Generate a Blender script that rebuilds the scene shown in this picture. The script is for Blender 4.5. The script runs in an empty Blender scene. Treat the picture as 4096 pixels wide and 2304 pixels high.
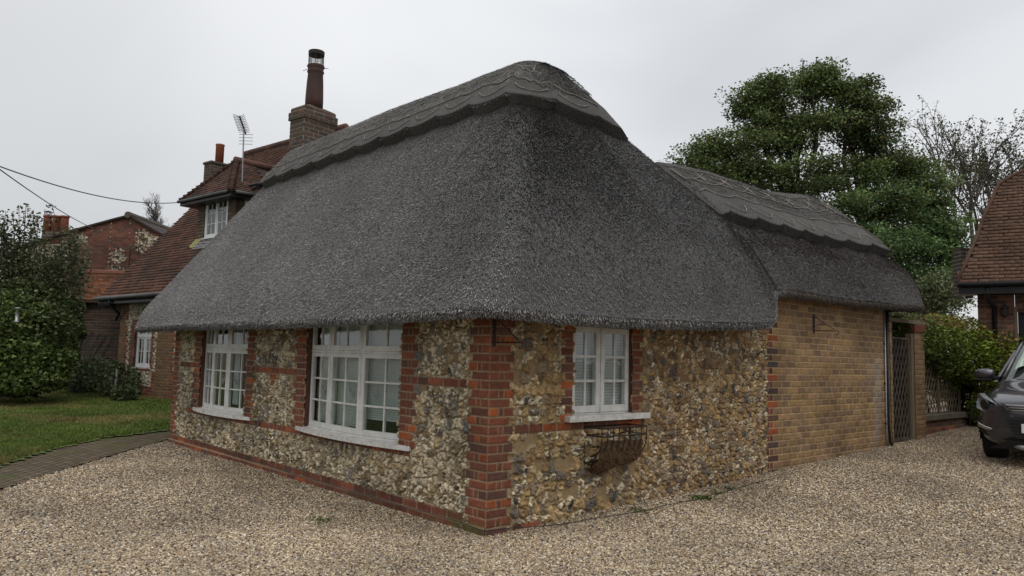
import bpy, math, random
import numpy as np
from math import radians, sin, cos, pi, sqrt
from mathutils import Vector, Matrix

# ---------------------------------------------------------------- camera
scene = bpy.context.scene
CAM = np.array([-4.12, -4.832, 1.469])
CR = np.array([0.742, -0.670, 0.025]); CU = np.array([-0.078, -0.050, 0.996]); CF = np.array([0.666, 0.741, 0.090])
CR /= np.linalg.norm(CR); CF = CF - CR * (CF @ CR); CF /= np.linalg.norm(CF); CU = np.cross(CR, CF)
cd = bpy.data.cameras.new("camera"); cam = bpy.data.objects.new("camera", cd)
scene.collection.objects.link(cam); scene.camera = cam
cd.sensor_width = 36.0; cd.lens = 36.0 * 3038.0 / 4096.0; cd.clip_start = 0.05; cd.clip_end = 3000
M = Matrix.Identity(4)
for i in range(3):
    M[i][0] = CR[i]; M[i][1] = CU[i]; M[i][2] = -CF[i]; M[i][3] = CAM[i]
cam.matrix_world = M

# ---------------------------------------------------------------- sky and sun (overcast)
world = bpy.data.worlds.new("World"); scene.world = world; world.use_nodes = True
wt = world.node_tree; wn = wt.nodes; wl = wt.links
bg = wn["Background"]
SUN_EL, SUN_AZ = radians(64), radians(216)
sky = wn.new("ShaderNodeTexSky"); sky.sky_type = 'NISHITA'; sky.sun_disc = False
sky.sun_elevation = SUN_EL; sky.sun_rotation = SUN_AZ; sky.air_density = 1.0; sky.dust_density = 3.0
tc = wn.new("ShaderNodeTexCoord")
mp = wn.new("ShaderNodeMapping"); mp.inputs['Scale'].default_value = (1.0, 1.0, 1.5)
wl.new(tc.outputs['Generated'], mp.inputs['Vector'])
nz = wn.new("ShaderNodeTexNoise"); nz.inputs['Scale'].default_value = 1.7; nz.inputs['Detail'].default_value = 3; nz.inputs['Roughness'].default_value = 0.45; nz.inputs['Distortion'].default_value = 0.5
wl.new(mp.outputs[0], nz.inputs['Vector'])
cr = wn.new("ShaderNodeValToRGB")
cr.color_ramp.elements[0].position = 0.30; cr.color_ramp.elements[0].color = (0.545, 0.562, 0.588, 1)
cr.color_ramp.elements[1].position = 0.68; cr.color_ramp.elements[1].color = (0.77, 0.782, 0.795, 1)
wl.new(nz.outputs['Fac'], cr.inputs[0])
# brighter cloud high up in the middle of the view
vm = wn.new("ShaderNodeVectorMath"); vm.operation = 'DOT_PRODUCT'
bd = Vector((0.60, 0.42, 0.68)).normalized()
wl.new(tc.outputs['Generated'], vm.inputs[0]); vm.inputs[1].default_value = bd
mr = wn.new("ShaderNodeMapRange"); mr.interpolation_type = 'SMOOTHSTEP'
mr.inputs[1].default_value = 0.62; mr.inputs[2].default_value = 1.0; mr.inputs[3].default_value = 8.3; mr.inputs[4].default_value = 11.0
wl.new(vm.outputs['Value'], mr.inputs[0])
cm = wn.new("ShaderNodeVectorMath"); cm.operation = 'SCALE'
wl.new(cr.outputs[0], cm.inputs[0]); wl.new(mr.outputs[0], cm.inputs['Scale'])
mx = wn.new("ShaderNodeMixRGB"); mx.inputs[0].default_value = 0.94
wl.new(sky.outputs[0], mx.inputs[1]); wl.new(cm.outputs[0], mx.inputs[2]); wl.new(mx.outputs[0], bg.inputs[0])
bg.inputs[1].default_value = 0.1
sd = bpy.data.lights.new("sun", 'SUN'); sd.energy = 1.45; sd.angle = radians(60); sd.color = (1.0, 0.94, 0.86)
sun = bpy.data.objects.new("sun", sd); scene.collection.objects.link(sun)
sun.rotation_euler = Vector((-sin(SUN_AZ) * cos(SUN_EL), -cos(SUN_AZ) * cos(SUN_EL), -sin(SUN_EL))).to_track_quat('-Z', 'Y').to_euler()
scene.view_settings.view_transform = 'Standard'; scene.view_settings.look = 'None'
scene.view_settings.exposure = 0.22; scene.view_settings.gamma = 1.0
scene.cycles.max_bounces = 6; scene.cycles.transparent_max_bounces = 12; scene.cycles.use_denoising = True

# ---------------------------------------------------------------- helpers
rng = np.random.default_rng(7); random.seed(7)
DS = 4096.0 / 2576.0
def ray(u, v):
    x = (u * DS - 2048.0) / 3038.0; y = (v * DS - 1152.0) / 3038.0
    return CF + CR * x - CU * y
def at(u, v, Z): return CAM + ray(u, v) * Z            # surveyed point of the photograph at depth Z
def smooth(x, a, b):
    t = np.clip((x - a) / (b - a), 0, 1); return t * t * (3 - 2 * t)
def ground_z(x, y):
    x = np.asarray(x, float); y = np.asarray(y, float)
    g = 0.033 * np.logaddexp(0, (x + 0.2) * 3) / 3
    g = np.minimum(g, 0.42 + 0 * g)
    return g + 0.016 * np.clip(y - 9, 0, 30) - 0.01
def hash2(i, j, s=0):
    h = np.sin(i * 127.1 + j * 311.7 + s * 74.7) * 43758.5453
    return h - np.floor(h)
def vnoise(x, y, s=0):
    xi = np.floor(x); yi = np.floor(y); fx = x - xi; fy = y - yi
    fx = fx * fx * (3 - 2 * fx); fy = fy * fy * (3 - 2 * fy)
    a = hash2(xi, yi, s); b = hash2(xi + 1, yi, s); c = hash2(xi, yi + 1, s); d = hash2(xi + 1, yi + 1, s)
    return (a + (b - a) * fx) * (1 - fy) + (c + (d - c) * fx) * fy
def fbm(x, y, s=0, o=3):
    r = 0; a = 0.5; t = 0
    for k in range(o):
        r = r + a * vnoise(x * 2 ** k, y * 2 ** k, s + k * 13); t += a; a *= 0.5
    return r / t

def setp(o, label=None, cat=None, group=None, kind=None):
    if label: o['label'] = label
    if cat: o['category'] = cat
    if group: o['group'] = group
    if kind: o['kind'] = kind
    return o
def link(o, parent=None):
    scene.collection.objects.link(o)
    if parent is not None:
        o.parent = parent
        if parent.type == 'EMPTY': o.matrix_parent_inverse = Matrix.Translation(-Vector(parent.location))
    return o
def thing(name, loc, label, cat, group=None):
    o = bpy.data.objects.new(name, None); scene.collection.objects.link(o)
    o.location = [float(c) for c in loc]; o.empty_display_size = 0.2
    return setp(o, label, cat, group)

def mk(name, verts, faces, mat, parent=None, smooth_=False, col=None, uv=None, loops=None):
    """verts Nx3, faces: list of int arrays (Mx3/Mx4) or python lists of tuples; built in world coordinates"""
    me = bpy.data.meshes.new(name)
    verts = np.asarray(verts, np.float32)
    if isinstance(faces, np.ndarray): faces = [faces]
    if len(faces) and not isinstance(faces[0], np.ndarray):
        me.from_pydata([tuple(map(float, v)) for v in verts], [], faces)
    else:
        faces = [f for f in faces if len(f)]
        nl = sum(f.size for f in faces); nf = sum(len(f) for f in faces)
        me.vertices.add(len(verts)); me.vertices.foreach_set("co", verts.ravel())
        me.loops.add(nl); me.polygons.add(nf)
        me.loops.foreach_set("vertex_index", np.concatenate([f.ravel() for f in faces]).astype(np.int32))
        tot = np.concatenate([np.full(len(f), f.shape[1]) for f in faces]).astype(np.int32)
        st = np.concatenate([[0], np.cumsum(tot)[:-1]]).astype(np.int32)
        me.polygons.foreach_set("loop_start", st); me.polygons.foreach_set("loop_total", tot)
        me.update(calc_edges=True)
    if col is not None:
        a = me.color_attributes.new("Col", 'FLOAT_COLOR', 'POINT')
        c = np.ones((len(verts), 4), np.float32); c[:, :3] = col; a.data.foreach_set("color", c.ravel())
    if uv is not None:
        l = me.uv_layers.new(name="UVMap"); idx = np.empty(len(me.loops), np.int32); me.loops.foreach_get("vertex_index", idx)
        l.data.foreach_set("uv", np.asarray(uv, np.float32)[idx].ravel())
    if smooth_: me.polygons.foreach_set("use_smooth", np.ones(len(me.polygons), bool))
    if mat: me.materials.append(mat)
    me.update()
    o = bpy.data.objects.new(name, me)
    return link(o, parent)

class MB:
    """collects boxes, tubes and polygons into one mesh"""
    def __init__(s): s.v = []; s.f = []; s.c = []
    def add(s, vs, fs, c=(1, 1, 1)):
        n = len(s.v); s.v += [tuple(map(float, p)) for p in vs]; s.f += [tuple(n + i for i in f) for f in fs]; s.c += [c] * len(vs); return s
    def box(s, o, a, b, c, col=(1, 1, 1)):
        o, a, b, c = map(lambda q: np.array(q, float), (o, a, b, c))
        vs = [o, o + a, o + a + b, o + b, o + c, o + a + c, o + a + b + c, o + b + c]
        fs = [(0, 3, 2, 1), (4, 5, 6, 7), (0, 1, 5, 4), (1, 2, 6, 5), (2, 3, 7, 6), (3, 0, 4, 7)]
        if np.dot(np.cross(a, b), c) < 0: fs = [f[::-1] for f in fs]
        return s.add(vs, fs, col)
    def ab(s, x0, y0, z0, x1, y1, z1, col=(1, 1, 1)):
        return s.box((x0, y0, z0), (x1 - x0, 0, 0), (0, y1 - y0, 0), (0, 0, z1 - z0), col)
    def tube(s, pts, r, n=6, col=(1, 1, 1), cap=True):
        pts = [np.array(p, float) for p in pts]; m = len(pts)
        rs = r if isinstance(r, (list, tuple, np.ndarray)) else [r] * m
        prev = None; rings = []
        for i, p in enumerate(pts):
            d = pts[min(i + 1, m - 1)] - pts[max(i - 1, 0)]; L = np.linalg.norm(d); d = d / L if L > 1e-9 else np.array([0, 0, 1.])
            if prev is None:
                h = np.array([0, 0, 1.]) if abs(d[2]) < 0.9 else np.array([1., 0, 0])
                a = np.cross(d, h)
            else: a = prev - d * (prev @ d)
            a /= np.linalg.norm(a); prev = a; b = np.cross(d, a)
            rings.append([p + (a * cos(2 * pi * k / n) + b * sin(2 * pi * k / n)) * rs[i] for k in range(n)])
        vs = [v for g in rings for v in g]; fs = []
        for i in range(m - 1):
            for k in range(n):
                k2 = (k + 1) % n; fs.append((i * n + k, i * n + k2, (i + 1) * n + k2, (i + 1) * n + k))
        if cap: fs.append(tuple(range(n))[::-1]); fs.append(tuple((m - 1) * n + k for k in range(n)))
        return s.add(vs, fs, col)
    def lathe(s, base, prof, n=16, col=(1, 1, 1)):
        vs = []; fs = []; m = len(prof)
        for r, z in prof:
            for k in range(n): vs.append((base[0] + r * cos(2 * pi * k / n), base[1] + r * sin(2 * pi * k / n), base[2] + z))
        for i in range(m - 1):
            for k in range(n):
                k2 = (k + 1) % n; fs.append((i * n + k, i * n + k2, (i + 1) * n + k2, (i + 1) * n + k))
        fs.append(tuple(range(n))[::-1]); fs.append(tuple((m - 1) * n + k for k in range(n)))
        return s.add(vs, fs, col)
    def prism(s, poly, d, col=(1, 1, 1)):
        n = len(poly); d = np.array(d, float); P = [np.array(p, float) for p in poly]
        vs = P + [p + d for p in P]
        nrm = np.cross(P[1] - P[0], P[2] - P[0])
        fs = [tuple(range(n)), tuple(range(2 * n - 1, n - 1, -1))] + [(i, i + n, (i + 1) % n + n, (i + 1) % n) for i in range(n)]
        if np.dot(nrm, d) > 0: fs = [f[::-1] for f in fs]
        return s.add(vs, fs, col)
    def build(s, name, mat, parent=None, sm=False, bevel=0):
        o = mk(name, s.v, s.f, mat, parent, sm, np.array(s.c, float))
        if bevel:
            b = o.modifiers.new("bevel", 'BEVEL'); b.width = bevel; b.segments = 2; b.limit_method = 'ANGLE'
        return o

# ---------------------------------------------------------------- materials
def newmat(name):
    m = bpy.data.materials.new(name); m.use_nodes = True
    return m, m.node_tree.nodes, m.node_tree.links, m.node_tree.nodes["Principled BSDF"]
def setv(b, **k):
    for a, v in k.items():
        b.inputs[a.replace('_', ' ')].default_value = v
def mat_noise(name, c1, c2, scale=5, rough=0.7, bump=0.0, bscale=None, detail=5, metallic=0.0, stretch=None, spec=0.3, coat=0.0):
    m, n, l, b = newmat(name)
    t = n.new("ShaderNodeTexCoord"); mp = n.new("ShaderNodeMapping"); l.new(t.outputs['Object'], mp.inputs[0])
    if stretch: mp.inputs['Scale'].default_value = stretch
    x = n.new("ShaderNodeTexNoise"); x.inputs['Scale'].default_value = scale; x.inputs['Detail'].default_value = detail; x.inputs['Roughness'].default_value = 0.65
    l.new(mp.outputs[0], x.inputs['Vector'])
    r = n.new("ShaderNodeValToRGB"); r.color_ramp.elements[0].position = 0.32; r.color_ramp.elements[1].position = 0.68
    r.color_ramp.elements[0].color = (*c1, 1); r.color_ramp.elements[1].color = (*c2, 1)
    l.new(x.outputs['Fac'], r.inputs[0]); l.new(r.outputs[0], b.inputs['Base Color'])
    setv(b, Roughness=rough, Metallic=metallic); b.inputs['Specular IOR Level'].default_value = spec
    if coat: b.inputs['Coat Weight'].default_value = coat; b.inputs['Coat Roughness'].default_value = 0.06
    if bump:
        y = n.new("ShaderNodeTexNoise"); y.inputs['Scale'].default_value = bscale or scale * 4; y.inputs['Detail'].default_value = 6
        l.new(mp.outputs[0], y.inputs['Vector'])
        bp = n.new("ShaderNodeBump"); bp.inputs['Strength'].default_value = 1.0; bp.inputs['Distance'].default_value = bump
        l.new(y.outputs['Fac'], bp.inputs['Height']); l.new(bp.outputs[0], b.inputs['Normal'])
    return m
def mat_col(name, scale=40, amt=0.25, rough=0.85, bump=0.0, bscale=120, spec=0.25, lscale=1.5, lamt=0.15, transl=0.0):
    """colour comes from the mesh's own colour attribute, broken up by fine and coarse noise"""
    m, n, l, b = newmat(name)
    a = n.new("ShaderNodeAttribute"); a.attribute_name = "Col"
    t = n.new("ShaderNodeTexCoord")
    def fac(sc, am, prev):
        x = n.new("ShaderNodeTexNoise"); x.inputs['Scale'].default_value = sc; x.inputs['Detail'].default_value = 4
        l.new(t.outputs['Object'], x.inputs['Vector'])
        r = n.new("ShaderNodeMapRange"); r.inputs[1].default_value = 0.3; r.inputs[2].default_value = 0.7
        r.inputs[3].default_value = 1 - am; r.inputs[4].default_value = 1 + am
        l.new(x.outputs['Fac'], r.inputs[0])
        s = n.new("ShaderNodeVectorMath"); s.operation = 'SCALE'; l.new(prev, s.inputs[0]); l.new(r.outputs[0], s.inputs['Scale'])
        return s.outputs[0]
    o = fac(scale, amt, a.outputs['Color']); o = fac(lscale, lamt, o)
    l.new(o, b.inputs['Base Color']); setv(b, Roughness=rough); b.inputs['Specular IOR Level'].default_value = spec
    if bump:
        y = n.new("ShaderNodeTexNoise"); y.inputs['Scale'].default_value = bscale; y.inputs['Detail'].default_value = 5
        l.new(t.outputs['Object'], y.inputs['Vector'])
        bp = n.new("ShaderNodeBump"); bp.inputs['Distance'].default_value = bump; l.new(y.outputs['Fac'], bp.inputs['Height']); l.new(bp.outputs[0], b.inputs['Normal'])
    if transl:
        out = n["Material Output"]; tr = n.new("ShaderNodeBsdfTranslucent"); l.new(o, tr.inputs[0])
        ms = n.new("ShaderNodeMixShader"); ms.inputs[0].default_value = transl
        l.new(b.outputs[0], ms.inputs[1]); l.new(tr.outputs[0], ms.inputs[2]); l.new(ms.outputs[0], out.inputs[0])
    return m
def mat_glass(name, tint=(0.9, 0.95, 0.95), refl=0.10, wob=0.002):
    m, n, l, b = newmat(name)
    n.remove(b); out = n["Material Output"]
    tr = n.new("ShaderNodeBsdfTransparent"); tr.inputs[0].default_value = (*tint, 1)
    gl = n.new("ShaderNodeBsdfGlossy"); gl.inputs['Roughness'].default_value = 0.02
    lw = n.new("ShaderNodeLayerWeight"); lw.inputs['Blend'].default_value = 0.5
    pw = n.new("ShaderNodeMath"); pw.operation = 'POWER'; pw.inputs[1].default_value = 3.0; l.new(lw.outputs['Facing'], pw.inputs[0])
    mr = n.new("ShaderNodeMapRange"); mr.inputs[3].default_value = refl; mr.inputs[4].default_value = 0.7
    l.new(pw.outputs[0], mr.inputs[0])
    ms = n.new("ShaderNodeMixShader"); l.new(mr.outputs[0], ms.inputs[0]); l.new(tr.outputs[0], ms.inputs[1]); l.new(gl.outputs[0], ms.inputs[2])
    t = n.new("ShaderNodeTexCoord"); x = n.new("ShaderNodeTexNoise"); x.inputs['Scale'].default_value = 5
    l.new(t.outputs['Object'], x.inputs['Vector']); bp = n.new("ShaderNodeBump"); bp.inputs['Distance'].default_value = wob
    l.new(x.outputs['Fac'], bp.inputs['Height']); l.new(bp.outputs[0], gl.inputs['Normal'])
    l.new(ms.outputs[0], out.inputs[0])
    return m
M_WALL = mat_col("flint_and_brick", 60, 0.22, 0.85, 0.0015, 260, 0.3, 2.2, 0.14)
M_TILE = mat_col("clay_tile", 30, 0.28, 0.85, 0.002, 90, 0.25, 1.1, 0.3)
M_LEAF = mat_col("leaf", 3, 0.25, 0.55, 0, 10, 0.35, 0.7, 0.22, transl=0.25)
M_BARK = mat_noise("bark", (0.045, 0.04, 0.033), (0.10, 0.09, 0.075), 9, 0.9, 0.01, 30)
M_WHITE = mat_noise("painted_timber", (0.50, 0.50, 0.47), (0.70, 0.70, 0.68), 7, 0.45, 0.001, 60)
M_PVC = mat_noise("white_plastic", (0.66, 0.67, 0.68), (0.74, 0.75, 0.76), 3, 0.35)
M_SILL = mat_noise("weathered_sill", (0.42, 0.40, 0.37), (0.72, 0.72, 0.70), 14, 0.6, 0.002, 50)
M_GLASS = mat_glass("window_glass")
M_IRON = mat_noise("black_iron", (0.012, 0.010, 0.009), (0.04, 0.028, 0.022), 30, 0.6, 0.001, 90)
M_BLACK = mat_noise("black_plastic", (0.010, 0.010, 0.011), (0.02, 0.02, 0.022), 8, 0.4)
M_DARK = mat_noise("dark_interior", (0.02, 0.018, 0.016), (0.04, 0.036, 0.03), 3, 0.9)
M_STEEL = mat_noise("galvanised_steel", (0.25, 0.26, 0.27), (0.40, 0.41, 0.42), 20, 0.45, metallic=0.7)
M_LEAD = mat_noise("lead", (0.13, 0.14, 0.15), (0.22, 0.23, 0.25), 6, 0.6)
M_BLIND = mat_noise("blind_fabric", (0.55, 0.60, 0.60), (0.66, 0.70, 0.70), 3, 0.7)
M_TIMBER = mat_noise("old_timber", (0.10, 0.075, 0.05), (0.20, 0.16, 0.11), 6, 0.85, 0.003, 40, stretch=(1, 1, 0.15))

# ---------------------------------------------------------------- ground
def axis(lo, hi, dense_lo, dense_hi, step, far):
    a = list(np.arange(dense_lo, dense_hi + 1e-6, step)); b = []; x = dense_lo; s = step
    while x > lo: s *= 1.5; x -= s; b.append(max(x, lo))
    c = []; x = dense_hi; s = step
    while x < hi: s *= 1.5; x += s; c.append(min(x, hi))
    return np.array(b[::-1] + a + c)
def sheet(name, xs, ys, zf, mat, mask=None, parent=None, uv=False):
    X, Y = np.meshgrid(xs, ys); Z = zf(X, Y)
    v = np.stack([X, Y, Z], -1).reshape(-1, 3); nx = len(xs); ny = len(ys)
    i, j = np.meshgrid(np.arange(nx - 1), np.arange(ny - 1)); a = (j * nx + i).ravel()
    f = np.stack([a, a + 1, a + nx + 1, a + nx], 1)
    if mask is not None:
        cx = v[f].mean(1); f = f[mask(cx[:, 0], cx[:, 1])]
        used = np.unique(f); re = np.zeros(len(v), int); re[used] = np.arange(len(used)); v = v[used]; f = re[f]
    return mk(name, v, f, mat, parent, True)
LAWN_EDGE = np.array([(-60, -60), (-9.0, -2.4), (-4.6, 2.9), (-2.44, 6.12), (-1.65, 7.44), (-0.79, 8.51), (0.2, 9.0), (2.0, 9.75), (4, 10.3), (8, 11)])
PATH_EDGE = np.array([(-60, -62), (-8.2, -3.2), (-4.1, 2.45), (-2.69, 4.41), (-1.96, 5.42), (-0.97, 6.71), (0.07, 7.95), (1.6, 8.6), (4, 9.4), (8, 10)])
def side(poly, x, y):     # signed distance-like value, positive on the far-left side of the polyline
    best = np.full(np.shape(x), 1e9); sg = np.zeros(np.shape(x))
    for (x0, y0), (x1, y1) in zip(poly[:-1], poly[1:]):
        dx, dy = x1 - x0, y1 - y0; L2 = dx * dx + dy * dy
        t = np.clip(((x - x0) * dx + (y - y0) * dy) / L2, 0, 1)
        d = np.hypot(x - x0 - t * dx, y - y0 - t * dy); s = np.sign(dx * (y - y0) - dy * (x - x0))
        m = d < best; best = np.where(m, d, best); sg = np.where(m, s, sg)
    return best * sg
# bare earth under everything
M_EARTH = mat_noise("earth", (0.10, 0.085, 0.06), (0.20, 0.17, 0.12), 14, 0.95, 0.01, 50)
setp(sheet("ground", axis(-600, 600, -12, 30, 0.5, 0), axis(-600, 600, -12, 40, 0.5, 0), lambda x, y: ground_z(x, y) - 0.02, M_EARTH), kind="structure")
def mat_gravelbase():
    m, n, l, b = newmat("gravel_bed")
    t = n.new("ShaderNodeTexCoord")
    v = n.new("ShaderNodeTexVoronoi"); v.inputs['Scale'].default_value = 62; l.new(t.outputs['Object'], v.inputs['Vector'])
    r = n.new("ShaderNodeValToRGB"); e = r.color_ramp.elements
    e[0].position = 0.0; e[0].color = (0.10, 0.075, 0.055, 1); e[1].position = 1.0; e[1].color = (0.42, 0.36, 0.28, 1)
    for p, c in ((0.3, (0.20, 0.145, 0.10)), (0.55, (0.28, 0.22, 0.16)), (0.75, (0.22, 0.20, 0.18))): k = e.new(p); k.color = (*c, 1)
    s = n.new("ShaderNodeSeparateColor"); l.new(v.outputs['Color'], s.inputs[0]); l.new(s.outputs[0], r.inputs[0])
    l.new(r.outputs[0], b.inputs['Base Color']); setv(b, Roughness=0.85)
    bp = n.new("ShaderNodeBump"); bp.invert = True; bp.inputs['Distance'].default_value = 0.012; l.new(v.outputs['Distance'], bp.inputs['Height']); l.new(bp.outputs[0], b.inputs['Normal'])
    return m
def gundul(x, y): return ground_z(x, y) + 0.010 * fbm(x * 0.9, y * 0.9, 3, 2) + 0.012 * fbm(x * 4, y * 4, 5, 2)
drive = sheet("drive", np.arange(-9, 24.01, 0.12), np.arange(-9, 12.01, 0.12), lambda x, y: gundul(x, y) - 0.008, mat_gravelbase(),
              lambda x, y: (side(PATH_EDGE, x, y) < 0.06) & ~((x > 0.12) & (y > 0.12) & (x < 7.9)))
setp(drive, kind="structure")
def mat_pebble():
    m, n, l, b = newmat("flint_pebbles")
    o = n.new("ShaderNodeObjectInfo"); r = n.new("ShaderNodeValToRGB"); r.color_ramp.interpolation = 'CONSTANT'; e = r.color_ramp.elements
    e[0].position = 0.0; e[0].color = (0.26, 0.19, 0.115, 1); e[1].position = 0.93; e[1].color = (0.09, 0.08, 0.075, 1)
    for p, c in ((0.14, (0.50, 0.41, 0.28)), (0.26, (0.33, 0.25, 0.155)), (0.38, (0.19, 0.12, 0.075)), (0.50, (0.42, 0.335, 0.225)), (0.62, (0.68, 0.60, 0.46)),
                 (0.72, (0.26, 0.24, 0.22)), (0.83, (0.30, 0.22, 0.14))): k = e.new(p); k.color = (*c, 1)
    l.new(o.outputs['Random'], r.inputs[0])
    t = n.new("ShaderNodeTexCoord"); x = n.new("ShaderNodeTexNoise"); x.inputs['Scale'].default_value = 3; l.new(t.outputs['Object'], x.inputs['Vector'])
    mr = n.new("ShaderNodeMapRange"); mr.inputs[3].default_value = 0.75; mr.inputs[4].default_value = 1.3; l.new(x.outputs['Fac'], mr.inputs[0])
    s = n.new("ShaderNodeVectorMath"); s.operation = 'SCALE'; l.new(r.outputs[0], s.inputs[0]); l.new(mr.outputs[0], s.inputs['Scale'])
    y = n.new("ShaderNodeTexNoise"); y.inputs['Scale'].default_value = 0.7; y.inputs['Detail'].default_value = 4; l.new(o.outputs['Location'], y.inputs['Vector'])
    m2 = n.new("ShaderNodeMapRange"); m2.inputs[1].default_value = 0.35; m2.inputs[2].default_value = 0.65; m2.inputs[3].default_value = 0.68; m2.inputs[4].default_value = 1.12; l.new(y.outputs['Fac'], m2.inputs[0])
    s2 = n.new("ShaderNodeVectorMath"); s2.operation = 'SCALE'; l.new(s.outputs[0], s2.inputs[0]); l.new(m2.outputs[0], s2.inputs['Scale'])
    l.new(s2.outputs[0], b.inputs['Base Color']); setv(b, Roughness=0.7)
    return m
def scatter(name, src_xs, src_ys, zf, densf, mask, mat, rmin, rmax, flat, subdiv=2, seed=1):
    """stones strewn over a sheet by geometry nodes (density per vertex)"""
    o = sheet(name, src_xs, src_ys, zf, None, mask)
    me = o.data; n = len(me.vertices); co = np.empty(n * 3, np.float32); me.vertices.foreach_get("co", co); co = co.reshape(-1, 3)
    a = me.attributes.new("dens", 'FLOAT', 'POINT'); a.data.foreach_set("value", densf(co[:, 0], co[:, 1]).astype(np.float32))
    ng = bpy.data.node_groups.new(name + "_scatter", 'GeometryNodeTree')
    ng.interface.new_socket(name="Geometry", in_out='INPUT', socket_type='NodeSocketGeometry')
    ng.interface.new_socket(name="Geometry", in_out='OUTPUT', socket_type='NodeSocketGeometry')
    N = ng.nodes; L = ng.links; gi = N.new("NodeGroupInput"); go = N.new("NodeGroupOutput")
    dp = N.new("GeometryNodeDistributePointsOnFaces"); dp.inputs['Seed'].default_value = seed
    at_ = N.new("GeometryNodeInputNamedAttribute"); at_.data_type = 'FLOAT'; at_.inputs['Name'].default_value = "dens"
    L.new(gi.outputs[0], dp.inputs['Mesh']); L.new(at_.outputs['Attribute'], dp.inputs['Density'])
    ico = N.new("GeometryNodeMeshIcoSphere"); ico.inputs['Radius'].default_value = 1.0; ico.inputs['Subdivisions'].default_value = subdiv
    sp = N.new("GeometryNodeSetPosition"); nt = N.new("ShaderNodeTexNoise"); nt.inputs['Scale'].default_value = 0.9
    vs = N.new("ShaderNodeVectorMath"); vs.operation = 'SUBTRACT'; vs.inputs[1].default_value = (0.5, 0.5, 0.5)
    L.new(nt.outputs['Color'], vs.inputs[0]); v2 = N.new("ShaderNodeVectorMath"); v2.operation = 'SCALE'; v2.inputs['Scale'].default_value = 0.9
    L.new(vs.outputs[0], v2.inputs[0]); L.new(ico.outputs[0], sp.inputs['Geometry']); L.new(v2.outputs[0], sp.inputs['Offset'])
    sm = N.new("GeometryNodeSetMaterial"); sm.inputs['Material'].default_value = mat; L.new(sp.outputs[0], sm.inputs['Geometry'])
    ip = N.new("GeometryNodeInstanceOnPoints"); L.new(dp.outputs['Points'], ip.inputs['Points']); L.new(sm.outputs[0], ip.inputs['Instance'])
    rr = N.new("FunctionNodeRandomValue"); rr.data_type = 'FLOAT_VECTOR'; rr.inputs[0].default_value = (-0.5, -0.5, 0); rr.inputs[1].default_value = (0.5, 0.5, 6.28)
    L.new(rr.outputs[0], ip.inputs['Rotation'])
    rs = N.new("FunctionNodeRandomValue"); rs.data_type = 'FLOAT_VECTOR'; rs.inputs[0].default_value = (rmin, rmin * 0.8, rmin * flat); rs.inputs[1].default_value = (rmax, rmax * 0.8, rmax * flat)
    rs.inputs['Seed'].default_value = 5; L.new(rs.outputs[0], ip.inputs['Scale']); L.new(ip.outputs[0], go.inputs[0])
    md = o.modifiers.new("scatter", 'NODES'); md.node_group = ng
    return o
def gdens(x, y):
    d = np.hypot(x - CAM[0], y - CAM[1]); v = (x - CAM[0]) * 0.669 + (y - CAM[1]) * 0.744; l_ = (x - CAM[0]) * 0.743 - (y - CAM[1]) * 0.669
    k = 6000 * (1 - smooth(d, 5.0, 9.0)) + 2300 * smooth(d, 5.0, 9.0) * (1 - 0.6 * smooth(d, 10, 16))
    return np.where((np.abs(l_) < v * 0.78 + 0.8) & (v > 1.5), k, 0)
gv = scatter("gravel", np.arange(-7, 16.01, 0.15), np.arange(-7, 9.51, 0.15), gundul, gdens,
             lambda x, y: (side(PATH_EDGE, x, y) < 0.02) & ~((x > 0.02) & (y > 0.02) & (x < 7.9)), mat_pebble(), 0.0052, 0.0140, 0.60)
setp(gv, "pale mixed flint gravel spread over the driveway", "gravel", kind="stuff")

# brick paved path and lawn
def mat_paving():
    m, n, l, b = newmat("brick_paving")
    t = n.new("ShaderNodeTexCoord"); mp = n.new("ShaderNodeMapping"); mp.inputs['Rotation'].default_value = (0, 0, radians(-54)); l.new(t.outputs['Object'], mp.inputs[0])
    k = n.new("ShaderNodeTexBrick"); k.inputs['Scale'].default_value = 1.0; k.inputs['Brick Width'].default_value = 0.21; k.inputs['Row Height'].default_value = 0.105
    k.inputs['Mortar Size'].default_value = 0.012; k.inputs['Color1'].default_value = (0.095, 0.074, 0.052, 1); k.inputs['Color2'].default_value = (0.14, 0.11, 0.08, 1)
    k.inputs['Mortar'].default_value = (0.05, 0.045, 0.03, 1); l.new(mp.outputs[0], k.inputs[0])
    x = n.new("ShaderNodeTexNoise"); x.inputs['Scale'].default_value = 1.6; x.inputs['Detail'].default_value = 6; l.new(t.outputs['Object'], x.inputs[0])
    mr = n.new("ShaderNodeMapRange"); mr.inputs[1].default_value = 0.52; mr.inputs[2].default_value = 0.72; l.new(x.outputs[0], mr.inputs[0])
    mm = n.new("ShaderNodeMixRGB"); mm.inputs[2].default_value = (0.07, 0.085, 0.03, 1); l.new(mr.outputs[0], mm.inputs[0]); l.new(k.outputs[0], mm.inputs[1])
    l.new(mm.outputs[0], b.inputs['Base Color']); setv(b, Roughness=0.95); b.inputs['Specular IOR Level'].default_value = 0.1
    bp = n.new("ShaderNodeBump"); bp.invert = True; bp.inputs['Distance'].default_value = 0.006; l.new(k.outputs['Fac'], bp.inputs['Height']); l.new(bp.outputs[0], b.inputs['Normal'])
    return m
setp(sheet("path", np.arange(-9, 6.01, 0.06), np.arange(-4, 10.6, 0.06), lambda x, y: ground_z(x, y) + 0.022, mat_paving(),
     lambda x, y: (side(PATH_EDGE, x, y) > 0.0) & (side(LAWN_EDGE, x, y) < 0.0) & ~((x > 0.05) & (y < 7.6))), kind="structure")
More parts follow.
